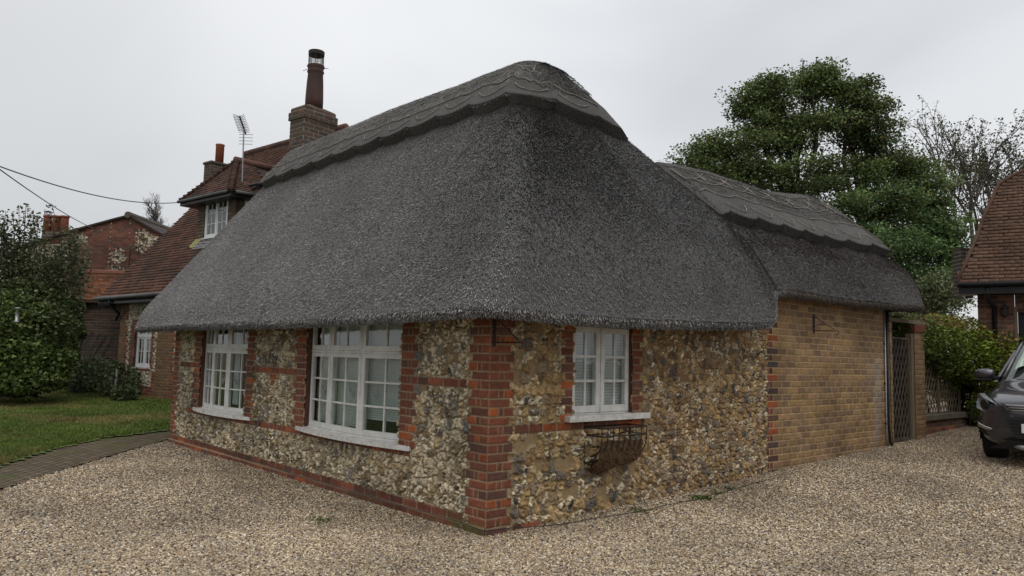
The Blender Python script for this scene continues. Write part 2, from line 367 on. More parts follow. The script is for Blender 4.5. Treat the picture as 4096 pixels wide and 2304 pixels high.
def mat_lawn():
    m, n, l, b = newmat("lawn_turf")
    t = n.new("ShaderNodeTexCoord"); x = n.new("ShaderNodeTexNoise"); x.inputs['Scale'].default_value = 0.5; x.inputs['Detail'].default_value = 8; x.inputs['Roughness'].default_value = 0.6
    l.new(t.outputs['Object'], x.inputs[0]); r = n.new("ShaderNodeValToRGB"); e = r.color_ramp.elements
    e[0].position = 0.35; e[0].color = (0.065, 0.10, 0.018, 1); e[1].position = 0.72; e[1].color = (0.16, 0.16, 0.05, 1); k = e.new(0.52); k.color = (0.08, 0.115, 0.022, 1)
    l.new(x.outputs[0], r.inputs[0]); l.new(r.outputs[0], b.inputs['Base Color']); setv(b, Roughness=0.9)
    y = n.new("ShaderNodeTexNoise"); y.inputs['Scale'].default_value = 70; l.new(t.outputs['Object'], y.inputs[0])
    bp = n.new("ShaderNodeBump"); bp.inputs['Distance'].default_value = 0.02; l.new(y.outputs[0], bp.inputs['Height']); l.new(bp.outputs[0], b.inputs['Normal'])
    return m
lawn_z = lambda x, y: ground_z(x, y) + 0.03 + 0.03 * fbm(x * 0.5, y * 0.5, 9, 2)
setp(sheet("lawn", np.arange(-14, 14.01, 0.11), np.arange(-5, 30.01, 0.11), lambda x, y: lawn_z(x, y), mat_lawn(), lambda x, y: side(LAWN_EDGE, x, y) > -0.05), kind="structure")
def lawn_grass():
    n = 150000
    Z = 7.5 + 16 * rng.random(n) ** 1.6; lx = (-0.74 + 0.38 * rng.random(n)) * Z
    x = CAM[0] + 0.743 * lx + 0.669 * Z; y = CAM[1] - 0.669 * lx + 0.744 * Z
    s = side(LAWN_EDGE, x, y); k = (s > 0.0) & (s < 30); x = x[k]; y = y[k]; s = s[k]; n = len(x)
    z = lawn_z(x, y) - 0.005
    h = 0.028 + 0.025 * rng.random(n) + 0.02 * (s < 0.10) * rng.random(n); a = rng.random(n) * 6.283; w = 0.008 + 0.006 * rng.random(n)
    lean = 0.02 * rng.standard_normal((n, 2))
    p0 = np.stack([x - cos_(a) * w, y - sin_(a) * w, z], 1); p1 = np.stack([x + cos_(a) * w, y + sin_(a) * w, z], 1); p2 = np.stack([x + lean[:, 0], y + lean[:, 1], z + h], 1)
    v = np.stack([p0, p1, p2], 1).reshape(-1, 3); f = np.arange(3 * n).reshape(-1, 3)
    q = fbm(x * 0.45, y * 0.45, 21, 4); dry = smooth(q + 0.10 * rng.random(n), 0.60, 0.78)[:, None]
    g = np.array([0.10, 0.145, 0.025]) * (0.75 + 0.6 * rng.random((n, 1))); d = np.array([0.22, 0.18, 0.07]) * (0.8 + 0.4 * rng.random((n, 1)))
    c = g * (1 - dry * 0.8) + d * dry * 0.8
    return mk("grass", v, f, M_LEAF, None, False, np.repeat(c, 3, 0))
cos_ = np.cos; sin_ = np.sin
setp(lawn_grass(), "short mown lawn grass with dry straw coloured patches", "grass", kind="stuff")
# ---------------------------------------------------------------- the thatched cottage
cottage = thing("thatched_cottage", (0, 0, 0), "long low flint and brick cottage under a dark grey thatched roof with scalloped ridge", "cottage")
BRICKC = np.array([(0.185, 0.060, 0.034), (0.155, 0.052, 0.032), (0.21, 0.070, 0.037), (0.135, 0.050, 0.034), (0.115, 0.055, 0.042), (0.175, 0.06, 0.035), (0.29, 0.08, 0.028), (0.14, 0.055, 0.035)])
YELC = np.array([(0.235, 0.150, 0.075), (0.215, 0.135, 0.070), (0.255, 0.165, 0.082), (0.19, 0.120, 0.070), (0.205, 0.130, 0.082), (0.225, 0.142, 0.080), (0.175, 0.115, 0.072), (0.25, 0.155, 0.072)])
DARKC = np.array([(0.09, 0.045, 0.035), (0.07, 0.045, 0.042), (0.14, 0.045, 0.028), (0.24, 0.065, 0.028), (0.06, 0.045, 0.05), (0.12, 0.05, 0.035)])

def flint_field(U, Z, cell, seed, pal, mortar, stretch=1.0, dens=1.0, rind=0.5):
    """voronoi packed knapped flints: returns height above mortar (m) and colour"""
    wx = 0.35 * cell * (fbm(U / cell * 1.1, Z / cell * 1.1, seed) - 0.5) * 2 + 0.10 * cell * (fbm(U / cell * 5, Z / cell * 5, seed + 5) - 0.5) * 2
    wz = 0.35 * cell * (fbm(U / cell * 1.1 + 40, Z / cell * 1.1, seed + 1) - 0.5) * 2 + 0.10 * cell * (fbm(U / cell * 5 + 9, Z / cell * 5, seed + 6) - 0.5) * 2
    u = (U + wx) / cell; z = (Z + wz) / (cell * stretch)
    iu = np.floor(u); iz = np.floor(z)
    F1 = np.full(U.shape, 9.0); F2 = np.full(U.shape, 9.0); I = np.zeros(U.shape); J = np.zeros(U.shape); DX = np.zeros(U.shape); DZ = np.zeros(U.shape)
    for di in (-1, 0, 1):
        for dj in (-1, 0, 1):
            ci = iu + di; cj = iz + dj
            dx = ci + 0.12 + 0.76 * hash2(ci, cj, seed) - u; dz = cj + 0.12 + 0.76 * hash2(ci, cj, seed + 3) - z
            wgt = 0.22 * (hash2(ci, cj, seed + 8) - 0.5)
            d = np.sqrt(dx * dx + dz * dz) - wgt; m = d < F1
            F2 = np.where(m, F1, np.minimum(F2, d)); F1 = np.where(m, d, F1)
            I = np.where(m, ci, I); J = np.where(m, cj, J); DX = np.where(m, dx, DX); DZ = np.where(m, dz, DZ)
    e = F2 - F1; r1 = hash2(I, J, seed + 20); r2 = hash2(I, J, seed + 21); r3 = hash2(I, J, seed + 22)
    present = (hash2(I, J, seed + 30) < dens)
    gap = 0.05 + 0.11 * r2
    inside = smooth(e, gap, gap + 0.11) * present
    facet = DX * (r2 - 0.5) * 1.5 + DZ * (r3 - 0.5) * 1.5
    rough = fbm(u * 6, z * 6, seed + 50, 3) - 0.5
    ridge = np.abs(fbm(u * 2.3, z * 2.3, seed + 55, 2) - 0.5)
    h = cell * inside * (0.26 + 0.16 * r1 + 0.30 * facet + 0.42 * rough - 0.55 * ridge) + 0.003 * rough
    base = pal[np.minimum((r1 * len(pal)).astype(int), len(pal) - 1)]
    # chalky rind round the rim and in hollows, dark glassy core
    rim = smooth(gap + 0.20 - e, 0.0, 0.10) * (r3 < rind * 0.5)
    rn = np.maximum(smooth(fbm(u * 3.1, z * 3.1, seed + 60, 3) + 0.20 * (1 - np.clip(e, 0, 1)), 0.63, 0.70) * (r3 < rind), rim)[..., None]
    core = (smooth(e + 0.5 * (fbm(u * 2, z * 2, seed + 44) - 0.5), 0.30, 0.42) * (r3 < 0.55) * (r2 > 0.30))[..., None]
    darkc = np.where((r1 > 0.5)[..., None], np.array([0.045, 0.043, 0.043]), np.array([0.17, 0.155, 0.135]))
    c = base * (1 - 0.75 * core) + darkc * 0.75 * core
    c = c * (1 - rn) + np.array([0.60, 0.56, 0.46]) * rn
    c = c * (0.45 + 1.1 * (fbm(u * 4, z * 4, seed + 70, 3))[..., None])
    mc = np.array(mortar) * (0.8 + 0.4 * fbm(U * 9, Z * 9, seed + 80)[..., None])
    c = c * np.array([1.06, 1.0, 0.90])
    k = smooth(inside, 0.12, 0.5)[..., None]
    return h, c * k + mc * (1 - k)

def relief_wall(W0, W1, Z0, Z1, res, place, rows, course, z0, flint, holes, pal=BRICKC, mortar=(0.28, 0.205, 0.13), proud=0.010, plinth=None, seed=1, stain=None, fpal=None, orange=()):
    """a wall face modelled in relief; rows(k) gives the brick intervals of course k, the rest is flint"""
    us = np.arange(W0, W1 + res * 0.5, res); zs = np.arange(Z0, Z1 + res * 0.5, res)
    U, Z = np.meshgrid(us, zs)
    K = np.floor((Z + 0.002 * (fbm(U * 6, Z * 2, seed) - 0.5) * 2 - z0) / course).astype(int)
    fz = (Z - z0) / course - K
    kind = np.full(U.shape, 2 if flint else 1); h = np.zeros(U.shape); col = np.zeros(U.shape + (3,))
    if flint: h, col = flint(U, Z)
    wob = 0.0025 * (fbm(U * 40, Z * 40, seed + 2) - 0.5) * 2
    for k in np.unique(K):
        rr = K[:, len(us) // 2] == k
        sub = np.where(K == k)
        if not len(sub[0]): continue
        uu = U[sub] + wob[sub]; ff = fz[sub] * course
        for n_, (a, b, *tag) in enumerate(rows(k)):
            s = (uu >= a - 0.005) & (uu < b + 0.005)
            if not s.any(): continue
            ii = (sub[0][s], sub[1][s]); u = uu[s]; f = ff[s]
            d = np.minimum(np.minimum(u - a, b - u), np.minimum(f - 0.005, course - 0.005 - f))
            t = smooth(d, -0.001, 0.004)
            hsh = hash2(np.array(float(k)), np.array(round(a * 50.0)), seed); h2 = hash2(np.array(float(k)), np.array(round(a * 50.0)), seed + 9)
            P = tag[0] if tag else pal
            c = P[int(hsh * 0.999 * len(P))] * (0.8 + 0.4 * h2)
            nn = fbm(U[ii] * 30, Z[ii] * 30, seed + 4, 3)
            hh = proud + t * (0.004 + 0.003 * h2) + 0.0016 * (nn - 0.5) - 0.002 * (1 - t)
            cb = c[None, :] * (0.72 + 0.56 * nn[:, None]); mo = np.array(mortar)[None, :] * (0.8 + 0.4 * fbm(U[ii] * 25, Z[ii] * 25, seed + 6))[:, None]
            kind[ii] = 1; h[ii] = hh; col[ii] = cb * t[:, None] + mo * (1 - t[:, None])
    if plinth is not None:
        m = Z < plinth[0]; h[m] += plinth[1]
    if stain is not None: col = stain(U, Z, col)
    hole = np.zeros(U.shape, bool)
    for (a, b, c0, c1) in holes: hole |= (U > a) & (U < b) & (Z > c0) & (Z < c1)
    v = place(U, Z, h).reshape(-1, 3); nx = len(us); ny = len(zs)
    i, j = np.meshgrid(np.arange(nx - 1), np.arange(ny - 1)); a = (j * nx + i).ravel()
    f = np.stack([a, a + 1, a + nx + 1, a + nx], 1)
    hk = hole.ravel(); f = f[~(hk[f].all(1))]
    kk = kind.ravel()
    return v, f, kk[f[:, 0]], col.reshape(-1, 3)
def split_build(v, f, fk, col, names, parent, mat):
    out = []
    for k, nm in names:
        g = f[fk == k]
        if not len(g): continue
        used = np.unique(g); re = np.zeros(len(v), int); re[used] = np.arange(len(used))
        out.append(mk(nm, v[used], re[g], mat, parent, True, col[used]))
    return out

Z0C, CRS = 0.066, 0.075
def stretchers(a, b, k, L=0.225, off=0.0, pal=None):
    r = []; x = a - ((k % 2) * 0.5 * L + off) % L
    while x < b:
        s0 = max(x, a); s1 = min(x + L - 0.01, b)
        if s1 - s0 > 0.02: r.append((s0, s1, pal) if pal is not None else (s0, s1))
        x += L
    return r
def quoin(edge, sgn, long_):
    """bricks from a vertical edge, going sgn along the wall"""
    seq = [(0.0, 0.1025), (0.1125, 0.160), (0.170, 0.2725)] if long_ else [(0.0, 0.215)]
    return [tuple(sorted((edge + sgn * a, edge + sgn * b))) for a, b in seq]
def rows_left(k):
    od = k % 2 == 1; r = []
    z = Z0C + (k + 0.5) * CRS
    r += quoin(-0.012, 1, od) if od else [(-0.012, 0.213)]
    r += quoin(7.65, -1, not od)
    if k <= 0: return r + stretchers(0.285, 7.37, k)
    if k < 0: return r
    if 0.60 < z < 2.1:
        for e, s in ((1.29, -1), (3.24, 1), (4.87, -1), (6.53, 1)): r += quoin(e, s, od)
    if k == 6: r += stretchers(1.10, 7.0, k, 0.1125, 0.03)
    if k == 15:
        r += stretchers(0.285, 1.01, k, 0.225); r += stretchers(3.52, 4.59, k, 0.1125, pal=BRICKC[[2, 5, 6, 1]]); r += stretchers(6.81, 7.37, k, 0.225)
    if k == 14: r += [(3.98, 4.16, BRICKC[[6]])]
    if k == 13: r += [(4.03, 4.13, BRICKC[[2]])]
    return r
def rows_right(k):
    od = k % 2 == 1; r = quoin(-0.012, 1, not od) if not od else [(-0.012, 0.213)]
    z = Z0C + (k + 0.5) * CRS
    if k < 0: return r + stretchers(0.285, 0.62, k)
    if k == 10: r += stretchers(0.285, 2.04, k, 0.17, pal=BRICKC)
    if z > 0.90:
        r += [((0.99 - (0.158 if od else 0.10)), 0.985)]; r += [(1.845, 1.845 + (0.165 if od else 0.115))]
    return r
def rows_garage(k):
    od = k % 2 == 1
    if od: r = [(4.375, 4.47, DARKC), (4.48, 4.56, DARKC)]; s = 4.57
    else: r = [(4.43, 4.69, DARKC)]; s = 4.70
    x = s; j = 0
    while x < 7.86:
        w = 0.200 + 0.03 * float(hash2(np.array(float(k)), np.array(float(j)), 3)); r.append((x, min(x + w, 7.9), YELC)); x += w + 0.016; j += 1
    return r
PALF = np.array([(0.38, 0.32, 0.21), (0.31, 0.25, 0.16), (0.24, 0.225, 0.20), (0.42, 0.37, 0.27), (0.29, 0.23, 0.15), (0.17, 0.165, 0.16), (0.36, 0.32, 0.25), (0.26, 0.20, 0.125), (0.20, 0.15, 0.09)])
PALR = np.array([(0.36, 0.26, 0.14), (0.31, 0.225, 0.12), (0.40, 0.32, 0.20), (0.25, 0.20, 0.15), (0.33, 0.24, 0.13), (0.25, 0.17, 0.09), (0.14, 0.13, 0.12)])
def flint_left(U, Z): return flint_field(U, Z, 0.080, 11, PALF, (0.23, 0.175, 0.105), 1.15, 0.97, 0.75)
def flint_right(U, Z):
    h1, c1 = flint_field(U, Z, 0.090, 31, PALR, (0.27, 0.195, 0.105), 1.05, 0.93, 0.35)
    h2, c2 = flint_field(U, Z, 0.066, 41, PALR * 1.0, (0.19, 0.115, 0.062), 0.95, 0.97, 0.3)
    edge = 2.12 + 0.30 * (0.9 - np.minimum(Z, 0.9)) * -1.0 + 0.12 * (fbm(U * 3, Z * 3, 77) - 0.5)
    k = smooth(U, edge - 0.04, edge + 0.04)
    return h1 * (1 - k) + (h2 + 0.012) * k, c1 * (1 - k[..., None]) + c2 * k[..., None]
def stain_left(U, Z, c):
    g = smooth(fbm(U * 1.1, Z * 3, 91) + 0.5 * (0.12 - Z), 0.5, 0.62) * smooth(-Z, -0.14, -0.02) * smooth(-U, -3.2, -0.3)
    c = c * (1 - 0.75 * g[..., None]) + np.array([0.10, 0.10, 0.03]) * 0.75 * g[..., None]
    return c * (1 - 0.25 * smooth(fbm(U * 1.3, Z * 1.3, 92), 0.5, 0.7))[..., None]
def stain_garage(U, Z, c):
    w = smooth(fbm(U * 2.5, Z * 1.4, 95), 0.55, 0.75) * smooth(U, 7.0, 7.8)
    c = c * (1 - 0.5 * w[..., None]) + np.array([0.30, 0.28, 0.25]) * 0.5 * w[..., None]
    d = smooth(fbm(U * 1.3, Z * 1.6, 96, 4), 0.48, 0.68)[..., None]
    return c * (1.12 - 0.20 * d)
pl_left = lambda U, Z, h: np.stack([-h, U, Z], -1)
pl_right = lambda U, Z, h: np.stack([U, -h, Z], -1)
v, f, k, c = relief_wall(-0.012, 7.65, -0.09, 2.05, 0.0072, pl_left, rows_left, CRS, Z0C, flint_left,
                         [(1.30, 3.23, 0.60, 2.2), (4.88, 6.52, 0.60, 2.2)], plinth=(Z0C + 0.003, 0.016), seed=1, stain=stain_left)
f = f[:, ::-1]
fw = split_build(v, f, k, c, [(1, "brick_dressing"), (2, "flint_panel")], cottage, M_WALL)
v, f, k, c = relief_wall(-0.012, 4.40, -0.09, 2.15, 0.0072, pl_right, rows_right, CRS, Z0C, flint_right,
                         [(0.995, 1.84, 0.93, 1.83)], seed=2, mortar=(0.24, 0.18, 0.11))
split_build(v, f, k, c, [(1, "brick_dressing"), (2, "flint_panel")], cottage, M_WALL)
v, f, k, c = relief_wall(4.36, 7.90, 0.0, 2.36, 0.0066, pl_right, rows_garage, 0.0815, 0.11, None, [], mortar=(0.34, 0.245, 0.135), seed=3, stain=stain_garage, proud=0.006)
col0 = c; split_build(v, f, k, np.where(c.sum(1, keepdims=True) == 0, np.array([0.22, 0.16, 0.08]), c), [(1, "yellow_brick_wall")], cottage, M_WALL)

# solid inner leaf, end walls and interior
b = MB()
b.ab(0.14, 7.43, -0.1, 4.2, 7.645, 2.1, (0.12, 0.06, 0.04)); b.prism([(0.14, 7.43, 2.1), (4.2, 7.43, 2.1), (4.2, 7.43, 2.6), (2.2, 7.43, 4.6), (0.25, 7.43, 2.45)], (0, 0.215, 0), (0.12, 0.06, 0.04)); b.ab(4.22, 3.0, -0.1, 4.4, 7.64, 3.1, (0.12, 0.06, 0.04)); b.ab(4.42, 2.8, -0.1, 7.88, 3.0, 2.3, (0.2, 0.14, 0.07))
b.ab(7.70, 0.02, 0, 7.90, 2.79, 2.3, (0.2, 0.14, 0.07))
for a0, a1 in ((0.02, 1.29), (3.24, 4.87), (6.53, 7.43)): b.ab(0.004, a0, -0.1, 0.22, a1, 2.05, (0.13, 0.06, 0.04))
for a0, a1 in ((1.292, 3.238), (4.872, 6.528)): b.ab(0.004, a0, -0.1, 0.22, a1, 0.60, (0.13, 0.06, 0.04)); b.ab(0.004, a0, 1.87, 0.22, a1, 2.05, (0.1, 0.08, 0.06))
b.ab(0.23, 0.004, -0.1, 0.99, 0.2, 2.05, (0.13, 0.06, 0.04)); b.ab(1.845, 0.004, -0.1, 7.69, 0.2, 2.1, (0.13, 0.06, 0.04)); b.ab(0.992, 0.004, -0.1, 1.843, 0.2, 0.93, (0.13, 0.06, 0.04)); b.ab(0.992, 0.004, 1.83, 1.843, 0.2, 2.05, (0.13, 0.06, 0.04))
b.build("inner_wall", M_WALL, cottage)
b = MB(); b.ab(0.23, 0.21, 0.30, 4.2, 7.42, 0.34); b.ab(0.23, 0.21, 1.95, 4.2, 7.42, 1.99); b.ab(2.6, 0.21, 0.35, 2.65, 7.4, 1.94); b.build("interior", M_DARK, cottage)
# brick soldier course under the left wall sills
for (a0, a1, hh) in ((1.10, 3.40, 0.0), (4.68, 6.74, 0.0)):
    b = MB(); y = a0
    while y < a1 - 0.05:
        t = (y + 0.05 - (a0 + a1) / 2) / ((a1 - a0) / 2); px = -0.012 - 0.055 * (1 - t * t)
        cc = BRICKC[random.randrange(len(BRICKC) - 3) + 1] * 0.8
        b.ab(px, y, Z0C + 6 * CRS + 0.072, 0.06, min(y + 0.215, a1), 0.583, tuple(cc)); y += 0.225
    b.build("brick_sill_course", M_WALL, cottage, bevel=0.003)

# ---- windows
def casement(win, p0, p1, z0, z1, cols, rows, fr=0.045, bar=0.020, th=0.045, mat=M_WHITE, glass_back=0.018, name="casement"):
    """one light between plan points p0 and p1 (outer face), normal to the left of p0->p1 is outside"""
    p0 = np.array([*p0, 0.0]); p1 = np.array([*p1, 0.0]); e = p1 - p0; L = np.linalg.norm(e); e /= L; nrm = np.array([-e[1], e[0], 0]); up = np.array([0, 0, 1.0])
    b = MB(); o = p0 + up * z0; H = z1 - z0; d = -nrm * th
    b.box(o, e * fr, d, up * H); b.box(o + e * (L - fr), e * fr, d, up * H)
    b.box(o + e * fr, e * (L - 2 * fr), d, up * fr * 1.25); b.box(o + e * fr + up * (H - fr), e * (L - 2 * fr), d, up * fr)
    iw = L - 2 * fr; ih = H - fr * 2.25; oz = z0 + fr * 1.25
    for i in range(1, cols): b.box(p0 + up * oz + e * (fr + iw * i / cols - bar / 2) - nrm * 0.006, e * bar, -nrm * 0.028, up * ih)
    for j in range(1, rows):
        for i in range(cols):
            a = fr + iw * i / cols + (bar / 2 if i else 0); w = iw / cols - (bar / 2 if i else 0) - (bar / 2 if i < cols - 1 else 0)
            b.box(p0 + up * (oz + ih * j / rows - bar / 2) + e * a - nrm * 0.0075, e * w, -nrm * 0.025, up * bar)
    c_ = b.build(name, mat, win, bevel=0.003)
    g = MB(); q = p0 + up * oz + e * fr - nrm * glass_back; g.add([q, q + e * iw, q + e * iw + up * ih, q + up * ih], [(0, 1, 2, 3)])
    g.build("pane", M_GLASS, win)
    return e, nrm, L, oz, ih, fr, iw
def bullseye(win, c, e, nrm, r):
    b = MB(); up = np.array([0, 0, 1.0])
    for rad, a0, a1 in ((r, 0.2, 5.2), (r * 0.62, 2.2, 7.6), (r * 0.28, 0.5, 5.9)):
        b.tube([c + e * cos(a) * rad + up * sin(a) * rad * 1.05 for a in np.linspace(a0, a1, 16)], [0.003 + 0.003 * sin(pi * t) for t in np.linspace(0, 1, 16)], 5)
    b.lathe(c - up * 0.008, [(0.003, 0), (0.009, 0.008), (0.003, 0.016)], 8)
    b.build("bullseye", M_BULL, win, True)
M_BULL = mat_noise("thick_glass", (0.20, 0.23, 0.23), (0.30, 0.33, 0.33), 20, 0.15, spec=0.6)
def bow_window(ya, yb, label, blind, rows_t=1):
    """three-light bowed window of the left wall, seen from outside with +y to the left"""
    z0, zt, z1 = 0.63, 1.475, 1.86
    ym = (ya + yb) / 2; w = yb - ya
    pts = [(0.05, yb - 0.01), (-0.005, ya + w * 0.715), (-0.02, ya + w * 0.37), (0.10, ya + 0.01)]
    win = MB(); up = np.array([0, 0, 1.0])
    # head, transom and mullions
    for (a, b_) in zip(pts[:-1], pts[1:]):
        a3 = np.array([*a, 0]); b3 = np.array([*b_, 0]); e = b3 - a3; n_ = np.array([e[1], -e[0], 0]); n_ = n_ / np.linalg.norm(n_)
        if n_[0] > 0: n_ = -n_
        win.box(a3 + up * (zt - 0.012), e, -n_ * 0.06, up * 0.024); win.box(a3 + up * (z1 - 0.01), e, -n_ * 0.07, up * 0.04)
        win.box(a3 + up * (z0 - 0.012) + n_ * 0.004, e, -n_ * 0.07, up * 0.016)
    for i, p in enumerate(pts):
        s = 0.036 if i in (1, 2) else 0.02
        win.tube([(p[0] + 0.034, p[1], z0 - 0.01), (p[0] + 0.034, p[1], z1)], s, 4)
    W = win.build("window", M_WHITE, cottage); setp(W, label)
    for i, (a, b_) in enumerate(zip(pts[:-1], pts[1:])):
        # outside is -x: order the points so that the left-hand normal points there
        a3 = np.array(a); b3 = np.array(b_); e = (b3 - a3) / np.linalg.norm(b3 - a3); g = 0.012
        q0, q1 = b3 - e * g, a3 + e * g     # run from low y to high y : left normal = -x
        E, Nn, L, oz, ih, fr, iw = casement(W, q0, q1, z0 + 0.006, zt - 0.014, 2, 3)
        casement(W, q0, q1, zt + 0.014, z1 - 0.012, 2, 1, name="transom_light")
        side_ = 0.25 if i != 2 else 0.75
        cc = np.array([*q0, 0]) + E * (fr + iw * side_) - Nn * 0.012; cc[2] = oz + ih * 0.5
        bullseye(W, cc, E, Nn, 0.055)
        if blind:
            b = MB(); a_ = np.array([*q0, 0]) - Nn * 0.10; zz = oz + (0.10 if i == 2 else 0.0)
            nsl = 46; zz1 = z1 - 0.03
            for s in range(nsl):
                zl = zz + (zz1 - zz) * s / nsl; dz = (zz1 - zz) / nsl
                b.add([a_ + up * zl - Nn * 0.006, a_ + E * L + up * zl - Nn * 0.006, a_ + E * L + up * (zl + dz * 0.95) + Nn * 0.006, a_ + up * (zl + dz * 0.95) + Nn * 0.006], [(0, 1, 2, 3)])
            b.build("blind", M_BLIND, W)
        else:
            if i < 2:
                b = MB(); a_ = np.array([*q0, 0]) - Nn * 0.30
                b.box(a_ + E * L * 0.62 + up * (oz), E * L * 0.36, -Nn * 0.02, up * 1.1); b.build("curtain", M_BLIND, W)
    # bowed sill
    b = MB(); n = 18; y0 = ya - 0.20; y1 = yb + 0.15
    top = []; 
    for t in np.linspace(-1, 1, n):
        y = (y0 + y1) / 2 + t * (y1 - y0) / 2; top.append((-0.03 - 0.115 * (1 - t * t), y))
    for (xa, ya_), (xb, yb_) in zip(top[:-1], top[1:]):
        P = [(0.085, ya_), (0.085, yb_), (xb, yb_), (xa, ya_)]
        b.add([(P[0][0], P[0][1], .622), (P[1][0], P[1][1], .622), (P[2][0], P[2][1], .612), (P[3][0], P[3][1], .612), (P[0][0], P[0][1], .58), (P[1][0], P[1][1], .58), (P[2][0], P[2][1], .572), (P[3][0], P[3][1], .572)],
              [(3, 2, 1, 0), (4, 5, 6, 7), (2, 3, 7, 6)])
    for (x, y), s in ((top[0], 1), (top[-1], -1)):
        vs = [(x, y, .612), (0.085, y, .622), (0.085, y, .58), (x, y, .572)]; b.add(vs, [(0, 1, 2, 3) if s > 0 else (3, 2, 1, 0)])
    b.build("sill", M_SILL, W)
    return W
bow_window(1.29, 3.24, "white bowed window with closed blinds nearest the corner", True)
bow_window(4.87, 6.53, "white bowed window with dark panes farther from the corner", False)
# picture frame leaning inside the near bow window
pf = MB(); o = np.array([0.10, 2.42, 0.66]); ey = np.array([0, 0.27, 0.0]); ez = np.array([0.07, 0, 0.33]); ex = np.array([0.012, 0, 0])
pf.box(o, ey, ex, ez * 0.07, (0.6, 0.6, 0.58)); pf.box(o + ez * 0.93, ey, ex, ez * 0.07, (0.6, 0.6, 0.58)); pf.box(o + ez * 0.07, ey * 0.08, ex, ez * 0.86, (0.6, 0.6, 0.58)); pf.box(o + ez * 0.07 + ey * 0.92, ey * 0.08, ex, ez * 0.86, (0.6, 0.6, 0.58))
t = thing("picture_frame", (0.12, 2.55, 0.64), "small white picture frame with brown back leaning inside the near bowed window", "frame")
pf.build("frame", mat_col("frame_wood", 20, 0.1), t)
MB().box(o + ez * 0.07 + ey * 0.08 + ex * 0.4, ey * 0.84, ex * 0.5, ez * 0.86, (0.30, 0.19, 0.10)).build("backing_board", mat_col("board", 20, 0.1), t)

# window of the right wall
W = MB()
W.ab(0.99, 0.035, 1.772, 1.845, 0.10, 1.80); W.ab(0.99, 0.035, 0.955, 1.004, 0.10, 1.772); W.ab(1.831, 0.035, 0.955, 1.845, 0.10, 1.772); W.ab(1.399, 0.03, 0.955, 1.413, 0.09, 1.772); W.ab(1.004, 0.03, 0.95, 1.831, 0.10, 0.962)
W = W.build("window", M_WHITE, cottage); setp(W, "white square window with a peeling sill above the wall basket")
for a, b_ in ((1.006, 1.397), (1.415, 1.829)):
    # run from high x to low x : left normal = -y
    casement(W, (b_, 0.022), (a, 0.022), 0.965, 1.768, 2, 3, fr=0.052, bar=0.024, th=0.05)
b = MB()
for s in range(30):
    zl = 0.97 + 0.86 * s / 30; b.add([(1.0, 0.115, zl), (1.84, 0.115, zl), (1.84, 0.104, zl + 0.027), (1.0, 0.104, zl + 0.027)], [(0, 1, 2, 3)])
b.build("blind", M_BLIND, W)
b = MB(); b.box((0.885, -0.085, 0.892), (1.165, 0, 0), (0, 0.17, 0.006), (0, 0, 0.054)); b.build("sill", M_SILL, W, bevel=0.004)

# ---- thatch surface
def smin(a, b, k): h = np.clip(0.5 + 0.5 * (b - a) / k, 0, 1); return b * (1 - h) + a * h - k * h * (1 - h)
def profile(pts):
    yy = np.linspace(-1.2, 12, 3300); a = np.array(pts); z = np.interp(yy, a[:, 0], a[:, 1]); z = np.where(yy > a[-1, 0], a[-1, 1] + 1.2 * (yy - a[-1, 0]), z); z = np.where(yy < a[0, 0], a[0, 1] + 2.6 * (yy - a[0, 0]), z)
    k = np.ones(41) / 41; return yy, np.convolve(np.pad(z, 20, mode='edge'), k, 'valid')
PF = profile([(-.5, 1.86), (-.42, 2.12), (-.3, 2.40), (-.1, 2.74), (.24, 3.18), (.8, 3.82), (1.3, 4.42), (1.75, 5.06), (2.2, 5.7)])
PG = profile([(-.28, 2.36), (-.05, 2.70), (.15, 2.95), (.38, 3.14), (.79, 3.52), (1.13, 3.83), (1.48, 4.12), (1.6, 4.20)])
def H_main(x, y):
    zl = 2.12 + 1.24 * (x + 0.35); zf = np.interp(y, PF[0], PF[1]); zr = 5.30 - 1.16 * (x - 2.2); zr2 = 5.4 - 1.1 * (x - 2.2)
    zr = np.where(y > 2.6, zr2, zr)
    return smin(smin(smin(zl, zf, 0.34), zr, 0.16), 5.02 + 0.04 * np.clip(y - 1.9, -1, 3), 0.22)
def H_gar(x, y):
    roll = 0.22 * smooth(x, 6.9, 8.7); zf = np.interp(y + roll, PG[0], PG[1]); zb = np.interp(3.2 - y, PG[0], PG[1])
    ze = 3.35 + 7.0 * (8.86 - x)
    return smin(smin(zf, zb, 0.10), ze, 0.28) + np.interp(x, [4.0, 4.8, 5.6, 7.0, 8.6], [-0.08, 0.0, 0.03, 0.02, 0.0])
def H(x, y):
    hm = H_main(x, y); hg = H_gar(x, y); w = smooth(x, 3.98, 4.30)
    front = hm * (1 - w) + hg * w
    back = np.where(x > 2.6, np.maximum(hm, hg - 5 * (1 - smooth(x, 2.6, 3.6))), hm)
    t = smooth(y, 1.5, 1.7)
    return np.where(y < 1.5, front, front * (1 - t) + back * t)
ctrl = []   # ex, ey, ez, qx, qy
def C(*a): ctrl.append(a)
C(-0.50, 8.10, 1.715, 2.2, 8.10); C(-0.52, 6.2, 1.735, 2.2, 6.2); C(-0.5, 2.4, 1.735, 2.2, 2.9); C(-0.5, 1.3, 1.745, 2.2, 2.1); C(-0.49, 0.35, 1.765, 2.2, 1.86)
for a in np.linspace(0, 90, 8)[0:]:
    r = 0.42; C(-0.08 - r * cos(radians(a)), -0.08 - r * sin(radians(a)), 1.775 + 0.006 * sin(radians(2 * a)), 2.2, 1.84)
C(0.45, -0.5, 1.765, 2.2, 1.83); C(1.4, -0.51, 1.775, 2.25, 1.82); C(2.4, -0.51, 1.80, 2.5, 1.78); C(3.2, -0.50, 1.835, 3.2, 1.68); C(3.72, -0.49, 1.86, 3.75, 1.62)
